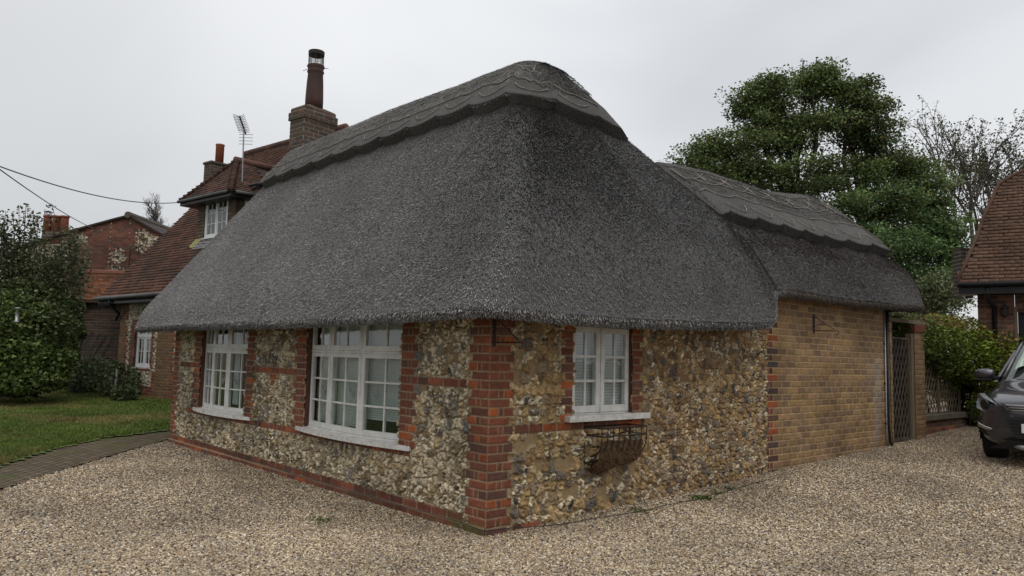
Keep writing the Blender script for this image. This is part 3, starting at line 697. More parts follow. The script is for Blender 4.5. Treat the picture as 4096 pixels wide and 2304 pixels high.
C(3.82, -0.47, 1.92, 3.85, 1.61); C(3.88, -0.44, 2.04, 3.92, 1.6); C(3.95, -0.40, 2.18, 4.0, 1.6); C(4.08, -0.34, 2.25, 4.12, 1.6); C(4.4, -0.30, 2.285, 4.4, 1.6)
C(6.0, -0.28, 2.285, 6.0, 1.6); C(7.7, -0.30, 2.32, 7.65, 1.6); C(8.5, -0.32, 2.35, 8.35, 1.6)
for a in np.linspace(0, 90, 6):
    C(8.66 + 0.18 * sin(radians(a)), -0.14 - 0.18 * cos(radians(a)), 2.355, 8.40 + 0.0005 * a, 1.6)
C(8.82, 3.3, 2.36, 8.45, 1.6); C(8.5, 3.5, 2.35, 8.4, 1.6); C(4.9, 3.5, 2.35, 4.9, 1.6); C(4.9, 3.51, 2.35, 3.9, 1.6); C(4.9, 3.55, 2.4, 2.2, 3.55); C(4.9, 8.10, 2.4, 2.2, 8.10)
cp = np.array(ctrl)
seg = np.maximum(np.hypot(np.diff(cp[:, 0]), np.diff(cp[:, 1])), 0.8 * np.hypot(np.diff(cp[:, 3]), np.diff(cp[:, 4]))) + np.abs(np.diff(cp[:, 2]))
cum = np.concatenate([[0], np.cumsum(seg)]); NS = int(cum[-1] / 0.038)
ss = np.linspace(0, cum[-1], NS); PR = np.stack([np.interp(ss, cum, cp[:, i]) for i in range(5)], 1)
kern = np.ones(5) / 5
for i in (0, 1, 2):
    p = np.pad(PR[:, i], 2, mode='edge'); PR[:, i] = np.convolve(p, kern, 'valid')
ARC = np.concatenate([[0], np.cumsum(np.hypot(np.diff(PR[:, 0]), np.diff(PR[:, 1])))])
def S_of(x=None, y=None):    # perimeter index nearest to an eave point
    return int(np.argmin(np.hypot(PR[:, 0] - x, PR[:, 1] - y)))
NT = 112
tt = np.linspace(0, 1, NT) ** 1.12
E2 = PR[:, 0:2]; Q2 = PR[:, 3:5]; ez = PR[:, 2]
def roof_xyz(si, t, off=0.0):
    """point on the thatch: si perimeter index array, t 0 eave .. 1 ridge (arrays)"""
    ex = np.interp(si, np.arange(NS), E2[:, 0]); ey = np.interp(si, np.arange(NS), E2[:, 1]); qx = np.interp(si, np.arange(NS), Q2[:, 0]); qy = np.interp(si, np.arange(NS), Q2[:, 1]); e0 = np.interp(si, np.arange(NS), ez)
    x = ex + (qx - ex) * t; y = ey + (qy - ey) * t; d = np.hypot(x - ex, y - ey)
    z = H(x, y); z = z - (z - (e0 + 0.07)) * np.exp(-(d / 0.055) ** 1.3)
    z = z + 0.030 * (fbm(x * 1.1, y * 1.1 + z * 0.7, 61, 2) - 0.5) * smooth(d, 0, 0.3) + 0.010 * (fbm(si * 0.35, d * 9, 63, 2) - 0.5)
    return x, y, z
SI, TT = np.meshgrid(np.arange(NS), tt, indexing='ij')
X, Y, Zt = roof_xyz(SI.astype(float), TT)
top = np.stack([X, Y, Zt], -1)
inw = (Q2 - E2); inw /= np.linalg.norm(inw, axis=1, keepdims=True) + 1e-9
sk = []
for d_, dz in ((0.50, 0.30), (0.42, 0.10), (0.30, 0.035), (0.17, 0.008), (0.08, 0.0), (0.03, 0.012), (0.006, 0.04)):
    lim = np.ones(NS)
    zz = ez + dz + 0.008 * (fbm(np.arange(NS) * 0.5, np.full(NS, d_ * 30), 66) - 0.5)
    sk.append(np.stack([E2[:, 0] + inw[:, 0] * d_, E2[:, 1] + inw[:, 1] * d_, zz], -1))
grid = np.concatenate([np.stack(sk, 1), top], 1); NG = grid.shape[1]; NK = len(sk)
i, j = np.meshgrid(np.arange(NS - 1), np.arange(NG - 1), indexing='ij'); a = (i * NG + j).ravel()
fq = np.stack([a, a + NG, a + NG + 1, a + 1], 1)
slope_len = np.concatenate([[0], np.cumsum([1.0] * (NG - 1))])
seglen = np.concatenate([np.zeros((NS, 1)), np.cumsum(np.linalg.norm(np.diff(grid, axis=1), axis=2), axis=1)], 1)
uvt = np.stack([np.repeat(ARC[:, None], NG, 1), seglen], -1)
def mat_thatch(name, ca, cb, gap, us=1.0):
    m, n, l, b = newmat(name)
    t = n.new("ShaderNodeTexCoord"); mp = n.new("ShaderNodeMapping"); mp.inputs['Scale'].default_value = (150 * us, 34, 1); l.new(t.outputs['UV'], mp.inputs[0])
    v = n.new("ShaderNodeTexNoise"); v.inputs['Scale'].default_value = 1.0; v.inputs['Detail'].default_value = 3; v.inputs['Roughness'].default_value = 0.7; l.new(mp.outputs[0], v.inputs[0])
    r = n.new("ShaderNodeValToRGB"); e = r.color_ramp.elements; e[0].position = 0.38; e[0].color = (*gap, 1); e[1].position = 0.66; e[1].color = (*cb, 1); k = e.new(0.5); k.color = (*ca, 1)
    l.new(v.outputs[0], r.inputs[0])
    y = n.new("ShaderNodeTexNoise"); y.inputs['Scale'].default_value = 1.1; y.inputs['Detail'].default_value = 4; l.new(t.outputs['Object'], y.inputs[0])
    mr = n.new("ShaderNodeMapRange"); mr.inputs[1].default_value = 0.3; mr.inputs[2].default_value = 0.7; mr.inputs[3].default_value = 0.82; mr.inputs[4].default_value = 1.18; l.new(y.outputs[0], mr.inputs[0])
    s = n.new("ShaderNodeVectorMath"); s.operation = 'SCALE'; l.new(r.outputs[0], s.inputs[0]); l.new(mr.outputs[0], s.inputs['Scale']); l.new(s.outputs[0], b.inputs['Base Color'])
    setv(b, Roughness=0.9); b.inputs['Specular IOR Level'].default_value = 0.15
    bp = n.new("ShaderNodeBump"); bp.inputs['Distance'].default_value = 0.012; bp.inputs['Strength'].default_value = 0.9; l.new(v.outputs[0], bp.inputs['Height']); l.new(bp.outputs[0], b.inputs['Normal'])
    return m
M_THATCH = mat_thatch("weathered_thatch", (0.10, 0.10, 0.102), (0.21, 0.208, 0.21), (0.025, 0.025, 0.026))
M_STRAW = mat_col("thatch_reed", 25, 0.25, 0.85, 0, 10, 0.2, 0.9, 0.18)
M_RIDGE = mat_thatch("ridge_sedge", (0.085, 0.083, 0.080), (0.17, 0.167, 0.16), (0.028, 0.028, 0.027), 0.9)
roof = mk("thatch_roof", grid.reshape(-1, 3), fq, M_THATCH, cottage, True, None, uvt.reshape(-1, 2))
# far verge: closed end of the thatch
ve = [tuple(p) for p in top[0]]; vb = [(p[0], p[1] - 0.0, max(p[2] - 0.33, 1.725)) for p in top[0]]; vi = [(p[0], p[1] - 0.5, max(p[2] - 0.33, 1.725)) for p in top[0]]
n = len(ve); mk("verge", ve + vb + vi, [(q, q + 1, n + q + 1, n + q) for q in range(n - 1)] + [(n + q, n + q + 1, 2 * n + q + 1, 2 * n + q) for q in range(n - 1)], M_THATCH, cottage)

# reed ends standing out of the surface
def strands(name, mat, parent, n, s0, s1, t0f, t1f, L0, L1, w0, w1, out, palfn, off=0.0, lift=None):
    si = s0 + (s1 - s0) * rng.random(n); u = rng.random(n)
    t0 = t0f(si); t1 = t1f(si)
    # uniform over area: fans are narrower towards the ridge
    t = t0 + (t1 - t0) * (1 - np.sqrt(1 - 0.75 * u)) / 0.5
    t = np.clip(t, 0, 1)
    x, y, z = roof_xyz(si, t); x2, y2, z2 = roof_xyz(si, np.clip(t + 0.01, 0, 1)); x3, y3, z3 = roof_xyz(np.clip(si + 0.5, 0, NS - 1), t)
    up = np.stack([x2 - x, y2 - y, z2 - z], 1) + 1e-7; up /= np.linalg.norm(up, axis=1, keepdims=True)
    sd_ = np.stack([x3 - x, y3 - y, z3 - z], 1) + 1e-7; sd_ /= np.linalg.norm(sd_, axis=1, keepdims=True)
    nr = np.cross(sd_, up); nr /= np.linalg.norm(nr, axis=1, keepdims=True) + 1e-9; nr *= np.sign(nr[:, 2:3] + 1e-9)
    d = -up + nr * (out * (0.4 + 1.2 * rng.random((n, 1)))) + sd_ * 0.33 * rng.standard_normal((n, 1)); d /= np.linalg.norm(d, axis=1, keepdims=True)
    w = np.cross(d, nr); w /= np.linalg.norm(w, axis=1, keepdims=True) + 1e-9
    L = (L0 + (L1 - L0) * rng.random((n, 1))); ww = (w0 + (w1 - w0) * rng.random((n, 1))) / 2
    p = np.stack([x, y, z], 1) + nr * (off - 0.004) if lift is None else np.stack([x, y, z], 1) + nr * lift
    v = np.stack([p - w * ww, p + w * ww, p + d * L + w * ww * 0.8 + nr * 0.002, p + d * L - w * ww * 0.8], 1).reshape(-1, 3)
    c = palfn(n, np.stack([x, y, z], 1)) * (0.78 + 0.44 * fbm(si * 0.045, t * 2.2, 73, 3))[:, None]
    return mk(name, v, np.arange(4 * n).reshape(-1, 4), mat, parent, False, np.repeat(c, 4, 0))
def pal_grey(n, p):
    g = rng.random((n, 1)); c = np.array([0.048, 0.046, 0.045]) * (1 - g) + np.array([0.38, 0.37, 0.365]) * g
    warm = smooth(p[:, 0], 3.9, 4.8)[:, None]; c = c * (1 - 0.42 * warm * np.array([0.75, 1.0, 1.2]))
    k = rng.random(n) < 0.002; c[k] = (0.42, 0.38, 0.30)
    return c * (0.85 + 0.3 * fbm(p[:, 0] * 0.9, p[:, 1] * 0.9 + p[:, 2], 71)[:, None])
sA = 0; sB = S_of(8.76, 1.2)
zero = lambda s: np.zeros(len(s)); one = lambda s: np.ones(len(s))
strands("reed_ends", M_STRAW, roof, 420000, sA, sB, zero, one, 0.014, 0.032, 0.0045, 0.0085, 0.55, pal_grey)
# ragged fringe along the eave
nf_ = 26000; si = sA + (sB - sA) * rng.random(nf_); x, y, z = roof_xyz(si, np.full(nf_, 0.0)); k = rng.random(nf_)
ix = np.interp(si, np.arange(NS), inw[:, 0]); iy = np.interp(si, np.arange(NS), inw[:, 1]); e0 = np.interp(si, np.arange(NS), ez)
p = np.stack([x + ix * 0.09 * k, y + iy * 0.09 * k, e0 + 0.06 * (1 - k) ** 2], 1)
d = np.stack([-ix * 0.3, -iy * 0.3, -np.ones(nf_)], 1) + 0.35 * rng.standard_normal((nf_, 3)); d /= np.linalg.norm(d, axis=1, keepdims=True)
w = np.cross(d, np.stack([ix, iy, 0 * ix], 1)); w /= np.linalg.norm(w, axis=1, keepdims=True) + 1e-9
L = 0.012 + 0.022 * rng.random((nf_, 1)); v = np.stack([p - w * 0.003, p + w * 0.003, p + d * L + w * 0.003, p + d * L - w * 0.003], 1).reshape(-1, 3)
mk("eave_fringe", v, np.arange(4 * nf_).reshape(-1, 4), M_STRAW, roof, False, np.repeat(pal_grey(nf_, p), 4, 0))

# ornamental ridge: thicker layer with a scalloped lower edge
def scal(si, lam, amp):
    a = np.interp(si, np.arange(NS), RARC); ph = (a / lam) % 1.0
    return amp * (np.sin(pi * ph) ** 0.6)
qmid = E2 + (Q2 - E2) * 0.72
RARC = np.concatenate([[0], np.cumsum(np.hypot(np.diff(qmid[:, 0]), np.diff(qmid[:, 1])))])
def t_at_height(si, zt):
    """t where the thatch first reaches height zt (array), nan if it never does"""
    n = len(si); T = np.linspace(0.05, 1, 160)[None, :].repeat(n, 0); S = si[:, None].repeat(160, 1)
    z = roof_xyz(S, T)[2]; ok = z >= zt[:, None]; idx = ok.argmax(1); has = ok.any(1)
    z0_ = z[np.arange(n), np.maximum(idx - 1, 0)]; z1_ = z[np.arange(n), idx]; f_ = np.clip((zt - z0_) / (z1_ - z0_ + 1e-9), 0, 1)
    t = T[0][np.maximum(idx - 1, 0)] * (1 - f_) + T[0][idx] * f_
    return np.where(has, t, np.nan)
def ridge_cap(name, s0, s1, zc, lam, amp, thick, label=None):
    si = np.arange(s0, s1 + 1).astype(float)
    zt = (zc(si) if callable(zc) else np.full(len(si), zc)) - scal(si, lam, amp)
    tc_ = t_at_height(si, zt); ok = ~np.isnan(tc_); si = si[ok]; tc_ = tc_[ok]
    nt = 26; K = np.linspace(0, 1, nt); S = si[:, None].repeat(nt, 1); T = tc_[:, None] + (1 - tc_[:, None]) * K[None, :]
    x, y, z = roof_xyz(S, T)
    kk_ = K[None, :]; tp_ = np.clip(np.minimum(si - si[0], si[-1] - si) / 9.0, 0.25, 1)[:, None]
    top_ = np.stack([x, y, z + thick * tp_ * (0.72 + 0.06 * kk_)], -1)
    # push the slopes outwards along the horizontal downslope direction
    ii = np.interp(si, np.arange(NS), inw[:, 0]); jj = np.interp(si, np.arange(NS), inw[:, 1])
    top_[:, :, 0] -= ii[:, None] * thick * tp_ * 0.80 * (1 - kk_) ; top_[:, :, 1] -= jj[:, None] * thick * tp_ * 0.80 * (1 - kk_)
    lowo = top_[:, :1].copy(); lowo[:, :, 2] -= 0.020; lowo[:, :, 0] += ii[:, None] * 0.010; lowo[:, :, 1] += jj[:, None] * 0.010
    low = np.stack([x, y, z], -1)[:, :1]; low[:, :, 2] -= 0.03; low[:, :, 0] += ii[:, None] * 0.02; low[:, :, 1] += jj[:, None] * 0.02
    rnd = top_[:, :1].copy(); rnd[:, :, 2] -= 0.010; rnd[:, :, 0] -= ii[:, None] * 0.004; rnd[:, :, 1] -= jj[:, None] * 0.004
    g = np.concatenate([low, lowo, rnd, top_], 1); ng_ = g.shape[1]
    i, j = np.meshgrid(np.arange(len(si) - 1), np.arange(ng_ - 1), indexing='ij'); a = (i * ng_ + j).ravel()
    sl = np.concatenate([np.zeros((len(si), 1)), np.cumsum(np.linalg.norm(np.diff(g, axis=1), axis=2), axis=1)], 1)
    uv = np.stack([RARC[si.astype(int)][:, None].repeat(ng_, 1), sl], -1)
    cap_ = mk(name, g.reshape(-1, 3), np.stack([a, a + ng_, a + ng_ + 1, a + 1], 1), M_RIDGE, cottage, True, None, uv.reshape(-1, 2))
    return cap_, si, tc_
def TCR(si, t):
    q = np.interp(si, RSI, RTC); return np.clip((t - q) / (1 - q), 0, 1)
def capx(si, t, thick):
    x, y, z = roof_xyz(si, t); ii = np.interp(si, np.arange(NS), inw[:, 0]); jj = np.interp(si, np.arange(NS), inw[:, 1])
    return np.stack([x - ii * thick * 0.80 * (1 - TCR(si, t)), y - jj * thick * 0.80 * (1 - TCR(si, t)), z + thick * 0.76 + 0.016], 1)
TH = 0.13
sC = S_of(3.30, -0.5); sG0 = S_of(4.02, -0.34); sG1 = S_of(8.5, 3.5)
cap1, si1, tc1 = ridge_cap("ridge_thatch", 0, sC, lambda s: 4.40 - 0.07 * smooth(s, S_of(-0.5, 2.5), S_of(0.4, -0.5)) - 0.10 * smooth(s, S_of(1.4, -0.5), sC), 0.66, 0.085, TH)
setp(cap1, "scalloped ridge band on the tall main roof")
cap2, si2, tc2 = ridge_cap("ridge_thatch", sG0, sG1, 3.36, 0.62, 0.085, TH)
setp(cap2, "scalloped ridge band on the lower right hand roof")
b_main_back = None
# back of the main ridge band
sK = S_of(4.9, 3.55) ; cap3, _, _ = ridge_cap("ridge_thatch", sK + 2, NS - 1, 4.35, 0.66, 0.085, TH); setp(cap3, "scalloped ridge band on the hidden back slope")
M_ROD = mat_noise("hazel_rod", (0.13, 0.12, 0.105), (0.25, 0.235, 0.21), 12, 0.8)
def rods(cap_, si, tc_, lam, frac, thick, cross):
    global RSI, RTC
    RSI, RTC = si, tc_
    b = MB(); idx = np.arange(0, len(si), 3)
    for f_ in frac:                                   # runs along the ridge
        k = 0
        while k < len(idx) - 3:
            m = min(k + random.randint(14, 26), len(idx) - 1); q = idx[k:m + 1]
            t = tc_[q] + (1 - tc_[q]) * (f_ + 0.02 * np.sin(np.arange(len(q)) * 0.9 + k)); b.tube(capx(si[q], t, thick), 0.0075, 5); k = m - 1
    a = np.interp(si, np.arange(NS), RARC); n = int((a[-1] - a[0]) / lam)
    for c_ in range(n + 1):                           # crossing rods and scallop loops
        a0 = (math.floor(a[0] / lam) + c_) * lam
        for sg in (1, -1):
            aa = np.linspace(a0, a0 + lam, 8); aa = aa if sg > 0 else aa[::-1]; aa = np.clip(aa, a[0], a[-1])
            q = np.interp(aa, a, si); tq = np.interp(q, si, tc_); ff = np.linspace(cross[0], cross[1], 8)
            if abs(aa[0] - aa[-1]) > lam * 0.5: b.tube(capx(q, tq + (1 - tq) * ff, thick), 0.008, 5)
        if c_ % 1 == 0:                               # short pale stub rods
            q = np.interp(np.array([a0 + lam * 0.47, a0 + lam * 0.53]), a, si); tq = np.interp(q, si, tc_)
            b.tube(capx(q, tq + (1 - tq) * np.array([cross[0] - 0.02, cross[0] + 0.2]), thick + 0.004), 0.011, 5)
        aa = np.clip(np.linspace(a0 + lam * 0.12, a0 + lam * 0.88, 9), a[0], a[-1]); q = np.interp(aa, a, si); tq = np.interp(q, si, tc_ )
        ph = np.linspace(0, 1, 9); ff = 0.17 - 0.09 * np.sin(pi * ph)
        if aa[-1] - aa[0] > 0.3: b.tube(capx(q, tq + (1 - tq) * ff, thick), 0.007, 5)
    return b.build("hazel_rods", M_ROD, cap_, True)
rods(cap1, si1[:-14], tc1[:-14], 0.66, (0.30, 0.50, 0.86), TH, (0.52, 0.84)); rods(cap2, si2[8:], tc2[8:], 0.62, (0.34, 0.55, 0.82), TH, (0.56, 0.80))
# sedge fibres on the ridge bands
def pal_r(n, p): g = rng.random((n, 1)); return (np.array([0.04, 0.04, 0.038]) * (1 - g) + np.array([0.21, 0.207, 0.20]) * g)
for cp_, si_, tc_, nn in ((cap1, si1[:-14], tc1[:-14], 30000), (cap2, si2[8:], tc2[8:], 14000)):
    strands("sedge_fibres", M_STRAW, cp_, nn, si_[0], si_[-1], lambda s: np.interp(s, si_, tc_) + 0.01, one, 0.03, 0.09, 0.004, 0.007, 0.05, pal_r, lift=TH * 0.86)
# wire netting bridging the step under the ridge band and running over the hip
def netting(cap_, si, tc_, drop, nr):
    b = MB(); idx = np.arange(0, len(si), 1)
    rowsP = []
    for r_ in range(nr + 1):
        f_ = r_ / nr; t = tc_[idx] - drop * f_; x, y, z = roof_xyz(si[idx], t); up_ = (1 - f_) * TH * 0.74 + 0.010; ii = np.interp(si[idx], np.arange(NS), inw[:, 0]); jj = np.interp(si[idx], np.arange(NS), inw[:, 1])
        rowsP.append(np.stack([x - ii * (1 - f_) * TH * 0.8, y - jj * (1 - f_) * TH * 0.8, z + up_], 1))
    for r_ in range(nr):
        for q in range(0, len(idx) - 1):
            p0 = rowsP[r_][q]; p1 = rowsP[r_ + 1][q + (1 if (r_ + q) % 2 else 0)]; p2 = rowsP[r_ + 1][q if (r_ + q) % 2 else q + 1]
            b.tube([rowsP[r_][q if (r_ + q) % 2 == 0 else q + 1], rowsP[r_ + 1][q + 1 if (r_ + q) % 2 == 0 else q]], 0.0009, 3, cap=False)
    return b.build("wire_netting", M_IRON, cap_)
netting(cap1, si1[:-14], tc1[:-14], 0.085, 4); netting(cap2, si2, tc2, 0.12, 4)
# ---------------------------------------------------------------- frames of reference for the other buildings
def relief_bricks(mb, o, e, nrm, L, z0, z1, pal, gauge=0.078, proud=0.006, half=0, corner=True, joint=0.017):
    """individual bricks laid in courses on a vertical plane (stretcher bond)"""
    o = np.array(o, float); e = np.array(e, float); nrm = np.array(nrm, float); up = np.array([0, 0, 1.0]); k = 0; z = z0
    while z < z1 - 0.03:
        x = 0.0 if (k + half) % 2 == 0 else -0.1125
        while x < L - 0.02:
            a = max(x, 0.0); b_ = min(x + 0.225 - joint, L)
            if b_ - a > 0.03:
                pr = proud + 0.003 * random.random(); c = pal[random.randrange(len(pal))] * random.uniform(0.8, 1.2)
                mb.box(o + e * a + up * (z + 0.004) - nrm * 0.01, e * (b_ - a), nrm * (0.01 + pr), up * (gauge - joint), tuple(c))
            x += 0.225
        z += gauge; k += 1
th_ = radians(98.45); HY = np.array([cos(th_), sin(th_), 0]); HX = np.array([HY[1], -HY[0], 0]); UP = np.array([0, 0, 1.0])
def hw(a, b, z): return HX * a + HY * b + UP * z

# ---- chimney of the cottage: stack standing at the end of the thatch
CHP = np.array([(0.085, 0.062, 0.048), (0.10, 0.068, 0.050), (0.065, 0.053, 0.045), (0.115, 0.07, 0.05), (0.085, 0.075, 0.063), (0.095, 0.068, 0.054)])
def brick_stack(name, parent, o, ex, ey, wx, wy, z0, z1, pal, gauge, corbel=True, mort=(0.33, 0.29, 0.25)):
    b = MB(); o = np.array(o, float)
    b.box(o + UP * z0, ex * wx, ey * wy, UP * (z1 - z0 - 0.01), mort)
    for (p, e, n_, L, hf) in ((o, ex, -ey, wx, 0), (o + ey * wy, -ey, -ex, wy, 1), (o + ey * wy + ex * wx, -ex, ey, wx, 0), (o + ex * wx, ey, ex, wy, 1)):
        relief_bricks(b, p, e, n_, L, z0, z1, pal, gauge, half=hf)
    if corbel:
        g = 0.028; zc_ = z1 - gauge * 3.0; o2 = o - ex * g - ey * g
        b.box(o2 + UP * (zc_ + 0.004), ex * (wx + 2 * g), ey * (wy + 2 * g), UP * (gauge * 2 - 0.006), mort)
        for (p, e, n_, L, hf) in ((o2, ex, -ey, wx + 2 * g, 1), (o2 + ey * (wy + 2 * g), -ey, -ex, wy + 2 * g, 0), (o2 + ex * (wx + 2 * g), ey, ex, wy + 2 * g, 0)):
            relief_bricks(b, p, e, n_, L, zc_, zc_ + gauge * 2, pal, gauge, half=hf, proud=0.007)
    return b.build(name, M_WALL, parent)
cx0, cy0 = 2.31, 8.33
CO = np.array([cx0, cy0, 0.0])
stack = brick_stack("chimney", cottage, CO, HX, HY, 0.71, 0.46, 4.4, 6.15, CHP, 0.083)
b = MB(); c0 = CO + HX * 0.355 + HY * 0.23; tp = 6.15
q = [CO + UP * tp, CO + HX * 0.71 + UP * tp, CO + HX * 0.71 + HY * 0.46 + UP * tp, CO + HY * 0.46 + UP * tp]; q2 = [c0 + (p - UP * tp - c0) * 0.5 + UP * (tp + 0.07) for p in q]
b.add(q + q2, [(0, 1, 5, 4), (1, 2, 6, 5), (2, 3, 7, 6), (3, 0, 4, 7), (4, 5, 6, 7)], (0.15, 0.10, 0.07)); b.build("mortar_cap", M_WALL, stack)
M_POT = mat_noise("sooty_terracotta", (0.040, 0.030, 0.030), (0.10, 0.042, 0.034), 2.2, 0.75, 0.002, 30)
M_POTR = mat_noise("terracotta", (0.20, 0.062, 0.035), (0.27, 0.085, 0.045), 3, 0.7, 0.001, 30)
b = MB(); b.lathe(c0 + UP * (tp + 0.0), [(0.172, 0), (0.172, 0.25), (0.160, 0.55), (0.146, 0.74), (0.150, 0.76), (0.166, 0.79), (0.150, 0.82), (0.152, 0.86), (0.172, 0.90), (0.160, 0.925), (0.12, 0.925), (0.11, 0.5)], 28)
b.build("chimney_pot", M_POT, stack, True)
b = MB(); zc = tp + 0.925
for k in range(8): a = k * pi / 4 + 0.2; b.tube([c0 + np.array([cos(a) * 0.145, sin(a) * 0.145, zc - 0.02]), c0 + np.array([cos(a) * 0.145, sin(a) * 0.145, zc + 0.27])], 0.006, 4)
for k in range(26):
    a = k * 2 * pi / 26
    for sg in (1, -1): b.tube([c0 + np.array([cos(a + sg * t * 1.1) * 0.146, sin(a + sg * t * 1.1) * 0.146, zc + 0.02 + 0.20 * t]) for t in np.linspace(0, 1, 5)], 0.0028, 3, cap=False)
b.lathe(c0 + UP * (zc + 0.20), [(0.152, 0.0), (0.156, 0.03), (0.156, 0.08), (0.15, 0.085)], 24)
a = np.array([HY[0], HY[1], 0]); b.tube([c0 + UP * (zc - 0.06) - CR * 0.25 - UP * 0.04, c0 + UP * (zc - 0.06) - CR * 0.13], 0.006, 4); b.tube([c0 + UP * (zc - 0.06) + CR * 0.13, c0 + UP * (zc - 0.06) + CR * 0.25], 0.006, 4)
b.build("bird_guard", M_IRON, stack)
# mortar flaunching between the stack and the thatch
b = MB()
for i in range(9):
    pass
fl = []
for k, (dx, dy, dz, rr) in enumerate([(0.02, -0.10, 5.10, 0.10), (0.08, -0.14, 5.18, 0.13), (0.17, -0.15, 5.25, 0.15), (0.28, -0.14, 5.30, 0.15), (0.38, -0.12, 5.31, 0.12)]):
    p = CO + HX * dx + HY * dy; fl.append(((p[0], p[1], dz), rr))
b.tube([np.array(p) for p, r in fl], [r for p, r in fl], 10)
b.build("mortar_fillet", mat_noise("orange_mortar", (0.24, 0.15, 0.08), (0.34, 0.22, 0.12), 9, 0.9, 0.01, 40), stack, True)

# ---- iron wall basket with coir liner
t = thing("wall_basket", (1.46, 0, 0.84), "black iron hayrack basket with ragged coir liner fixed under the right hand window", "basket")
b = MB(); x0, x1, yf = 1.155, 1.80, -0.23
def ring(z, y, r=0.007): b.tube([(x0, -0.02, z), (x0, y, z), (x1, y, z), (x1, -0.02, z), (x0, -0.02, z)], r, 4)
ring(0.84, yf, 0.008); ring(0.765, yf - 0.002, 0.007)
nb = 9
for i in range(nb):
    x = x0 + (x1 - x0) * i / (nb - 1)
    b.tube([(x, yf, 0.84), (x, yf, 0.76)] + [(x + 0.0, yf * cos(a), 0.76 - 0.25 * sin(a)) for a in np.linspace(0.15, 1.45, 7)], 0.0065, 4)
for x in (x0, x1):
    b.tube([(x, -0.02, 0.84), (x, -0.02, 0.50)], 0.007, 4)
    b.tube([(x, -0.03 - 0.03 * sin(a), 0.90 + 0.03 * cos(a) - 0.03 + 0.03) for a in np.linspace(-0.5, 4.2, 8)], 0.006, 4)
    b.tube([(x, -0.06 - 0.03 * sin(a), 0.53 + 0.03 * cos(a)) for a in np.linspace(0, 4.7, 8)], 0.005, 4)
b.tube([(x0, -0.02, 0.52), (x1, -0.02, 0.52)], 0.007, 4)
b.build("iron_frame", M_IRON, t)
exp_ = math.exp; nu, nv = 40, 18; P = []
for i in range(nu):
    for j in range(nv):
        u_ = i / (nu - 1); a = -0.15 + 1.72 * j / (nv - 1); r_ = 0.195 + 0.025 * (random.random() - 0.5); sag = 0.035 * sin(pi * u_) * (j / nv) + 0.07 * exp_(-((u_ - 0.25) / 0.22) ** 2) * (j / nv)
        top_ = 0.0 if a > 0 else 0
        P.append((x0 + 0.015 + (x1 - x0 - 0.03) * u_, -0.015 - (r_ - 0.01) * cos(a), 0.70 - 0.03 * (fbm(np.array(u_ * 6), np.array(1.0), 5)) - 0.21 * sin(a) - sag))
F = [(i * nv + j, i * nv + j + 1, (i + 1) * nv + j + 1, (i + 1) * nv + j) for i in range(nu - 1) for j in range(nv - 1)]
M_COIR = mat_noise("coir", (0.035, 0.022, 0.013), (0.14, 0.085, 0.045), 22, 0.95, 0.012, 70)
lin = mk("coir_liner", P, F, M_COIR, t, True)
hb_ = MB()
for i in range(700):
    p = np.array(P[random.randrange(len(P))]); d = np.array([random.gauss(0, .6), -0.7 + random.gauss(0, .3), random.gauss(-0.8, .7)]); d /= np.linalg.norm(d); L = random.uniform(0.02, 0.07)
    s = np.array([0.0016, 0, 0.0008]); hb_.add([p - s, p + s, p + d * L], [(0, 1, 2)], (0.12, 0.07, 0.035))
hb_.build("coir_fibres", M_STRAW, lin)

# ---- iron hanging brackets
def bracket(x, z, Lx, H_, label, yout=0.0):
    t = thing("hanging_bracket", (x, -0.02, z), label, "bracket", "iron brackets for hanging baskets"); b = MB()
    b.ab(x - 0.012, -0.030, z - H_, x + 0.012, -0.022, z + 0.03)
    b.tube([(x, -0.03, z - H_ * 0.86), (x + Lx * 0.1, -0.30, z - H_ * 0.86)], 0.006, 5); b.tube([(x, -0.03, z), (x + Lx * 0.1, -0.27, z - H_ * 0.78)], 0.005, 5)
    if Lx > 0.5:
        b.tube([(x, -0.03, z - H_ * 0.6), (x + .02, -0.10, z - H_ * 0.45), (x + 0.03, -0.16, z - H_ * 0.5)], 0.004, 4)
    b.tube([(x + Lx * 0.1, -0.30 - 0.025 * sin(a), z - H_ * 0.86 - 0.025 + 0.025 * cos(a)) for a in np.linspace(0, 4.5, 8)], 0.005, 4)
    b.build("bracket_arm", M_IRON, t)
bracket(0.02, 1.80, 0.4, 0.25, "black iron bracket high on the brick corner under the eave")
bracket(5.61, 2.10, 0.6, 0.22, "scrolled iron bracket on the yellow brick wall under the garage thatch")

# ---- broken wall lamp between the bowed windows
t = thing("wall_lamp", (-0.02, 3.96, 1.35), "scrolled metal wall lamp without its shade between the two bowed windows", "lamp"); b = MB()
def disc(c, n_, r, h): b.tube([np.array(c), np.array(c) + np.array(n_) * h], r, 16)
disc((-0.012, 3.98, 1.35), (-1, 0, 0), 0.062, 0.02); disc((-0.03, 3.98, 1.35), (-1, 0, 0), 0.035, 0.03)
b.tube([(-0.06, 3.98, 1.34), (-0.10, 4.02, 1.31), (-0.13, 4.08, 1.29), (-0.15, 4.14, 1.30), (-0.155, 4.19, 1.34)], 0.009, 6)
b.tube([(-0.10 - 0.02 * sin(a), 4.07 + 0.05 * cos(a), 1.37 + 0.05 * sin(a)) for a in np.linspace(-1.5, 4.6, 14)], 0.009, 6)
b.build("lamp_arm", mat_noise("tarnished_metal", (0.13, 0.12, 0.10), (0.25, 0.23, 0.2), 20, 0.5, metallic=0.5), t, True)
b = MB(); b.lathe((-0.155, 4.19, 1.33), [(0.012, 0), (0.026, 0.01), (0.028, 0.05), (0.02, 0.055)], 12); b.build("lamp_holder", M_STEEL, t, True)

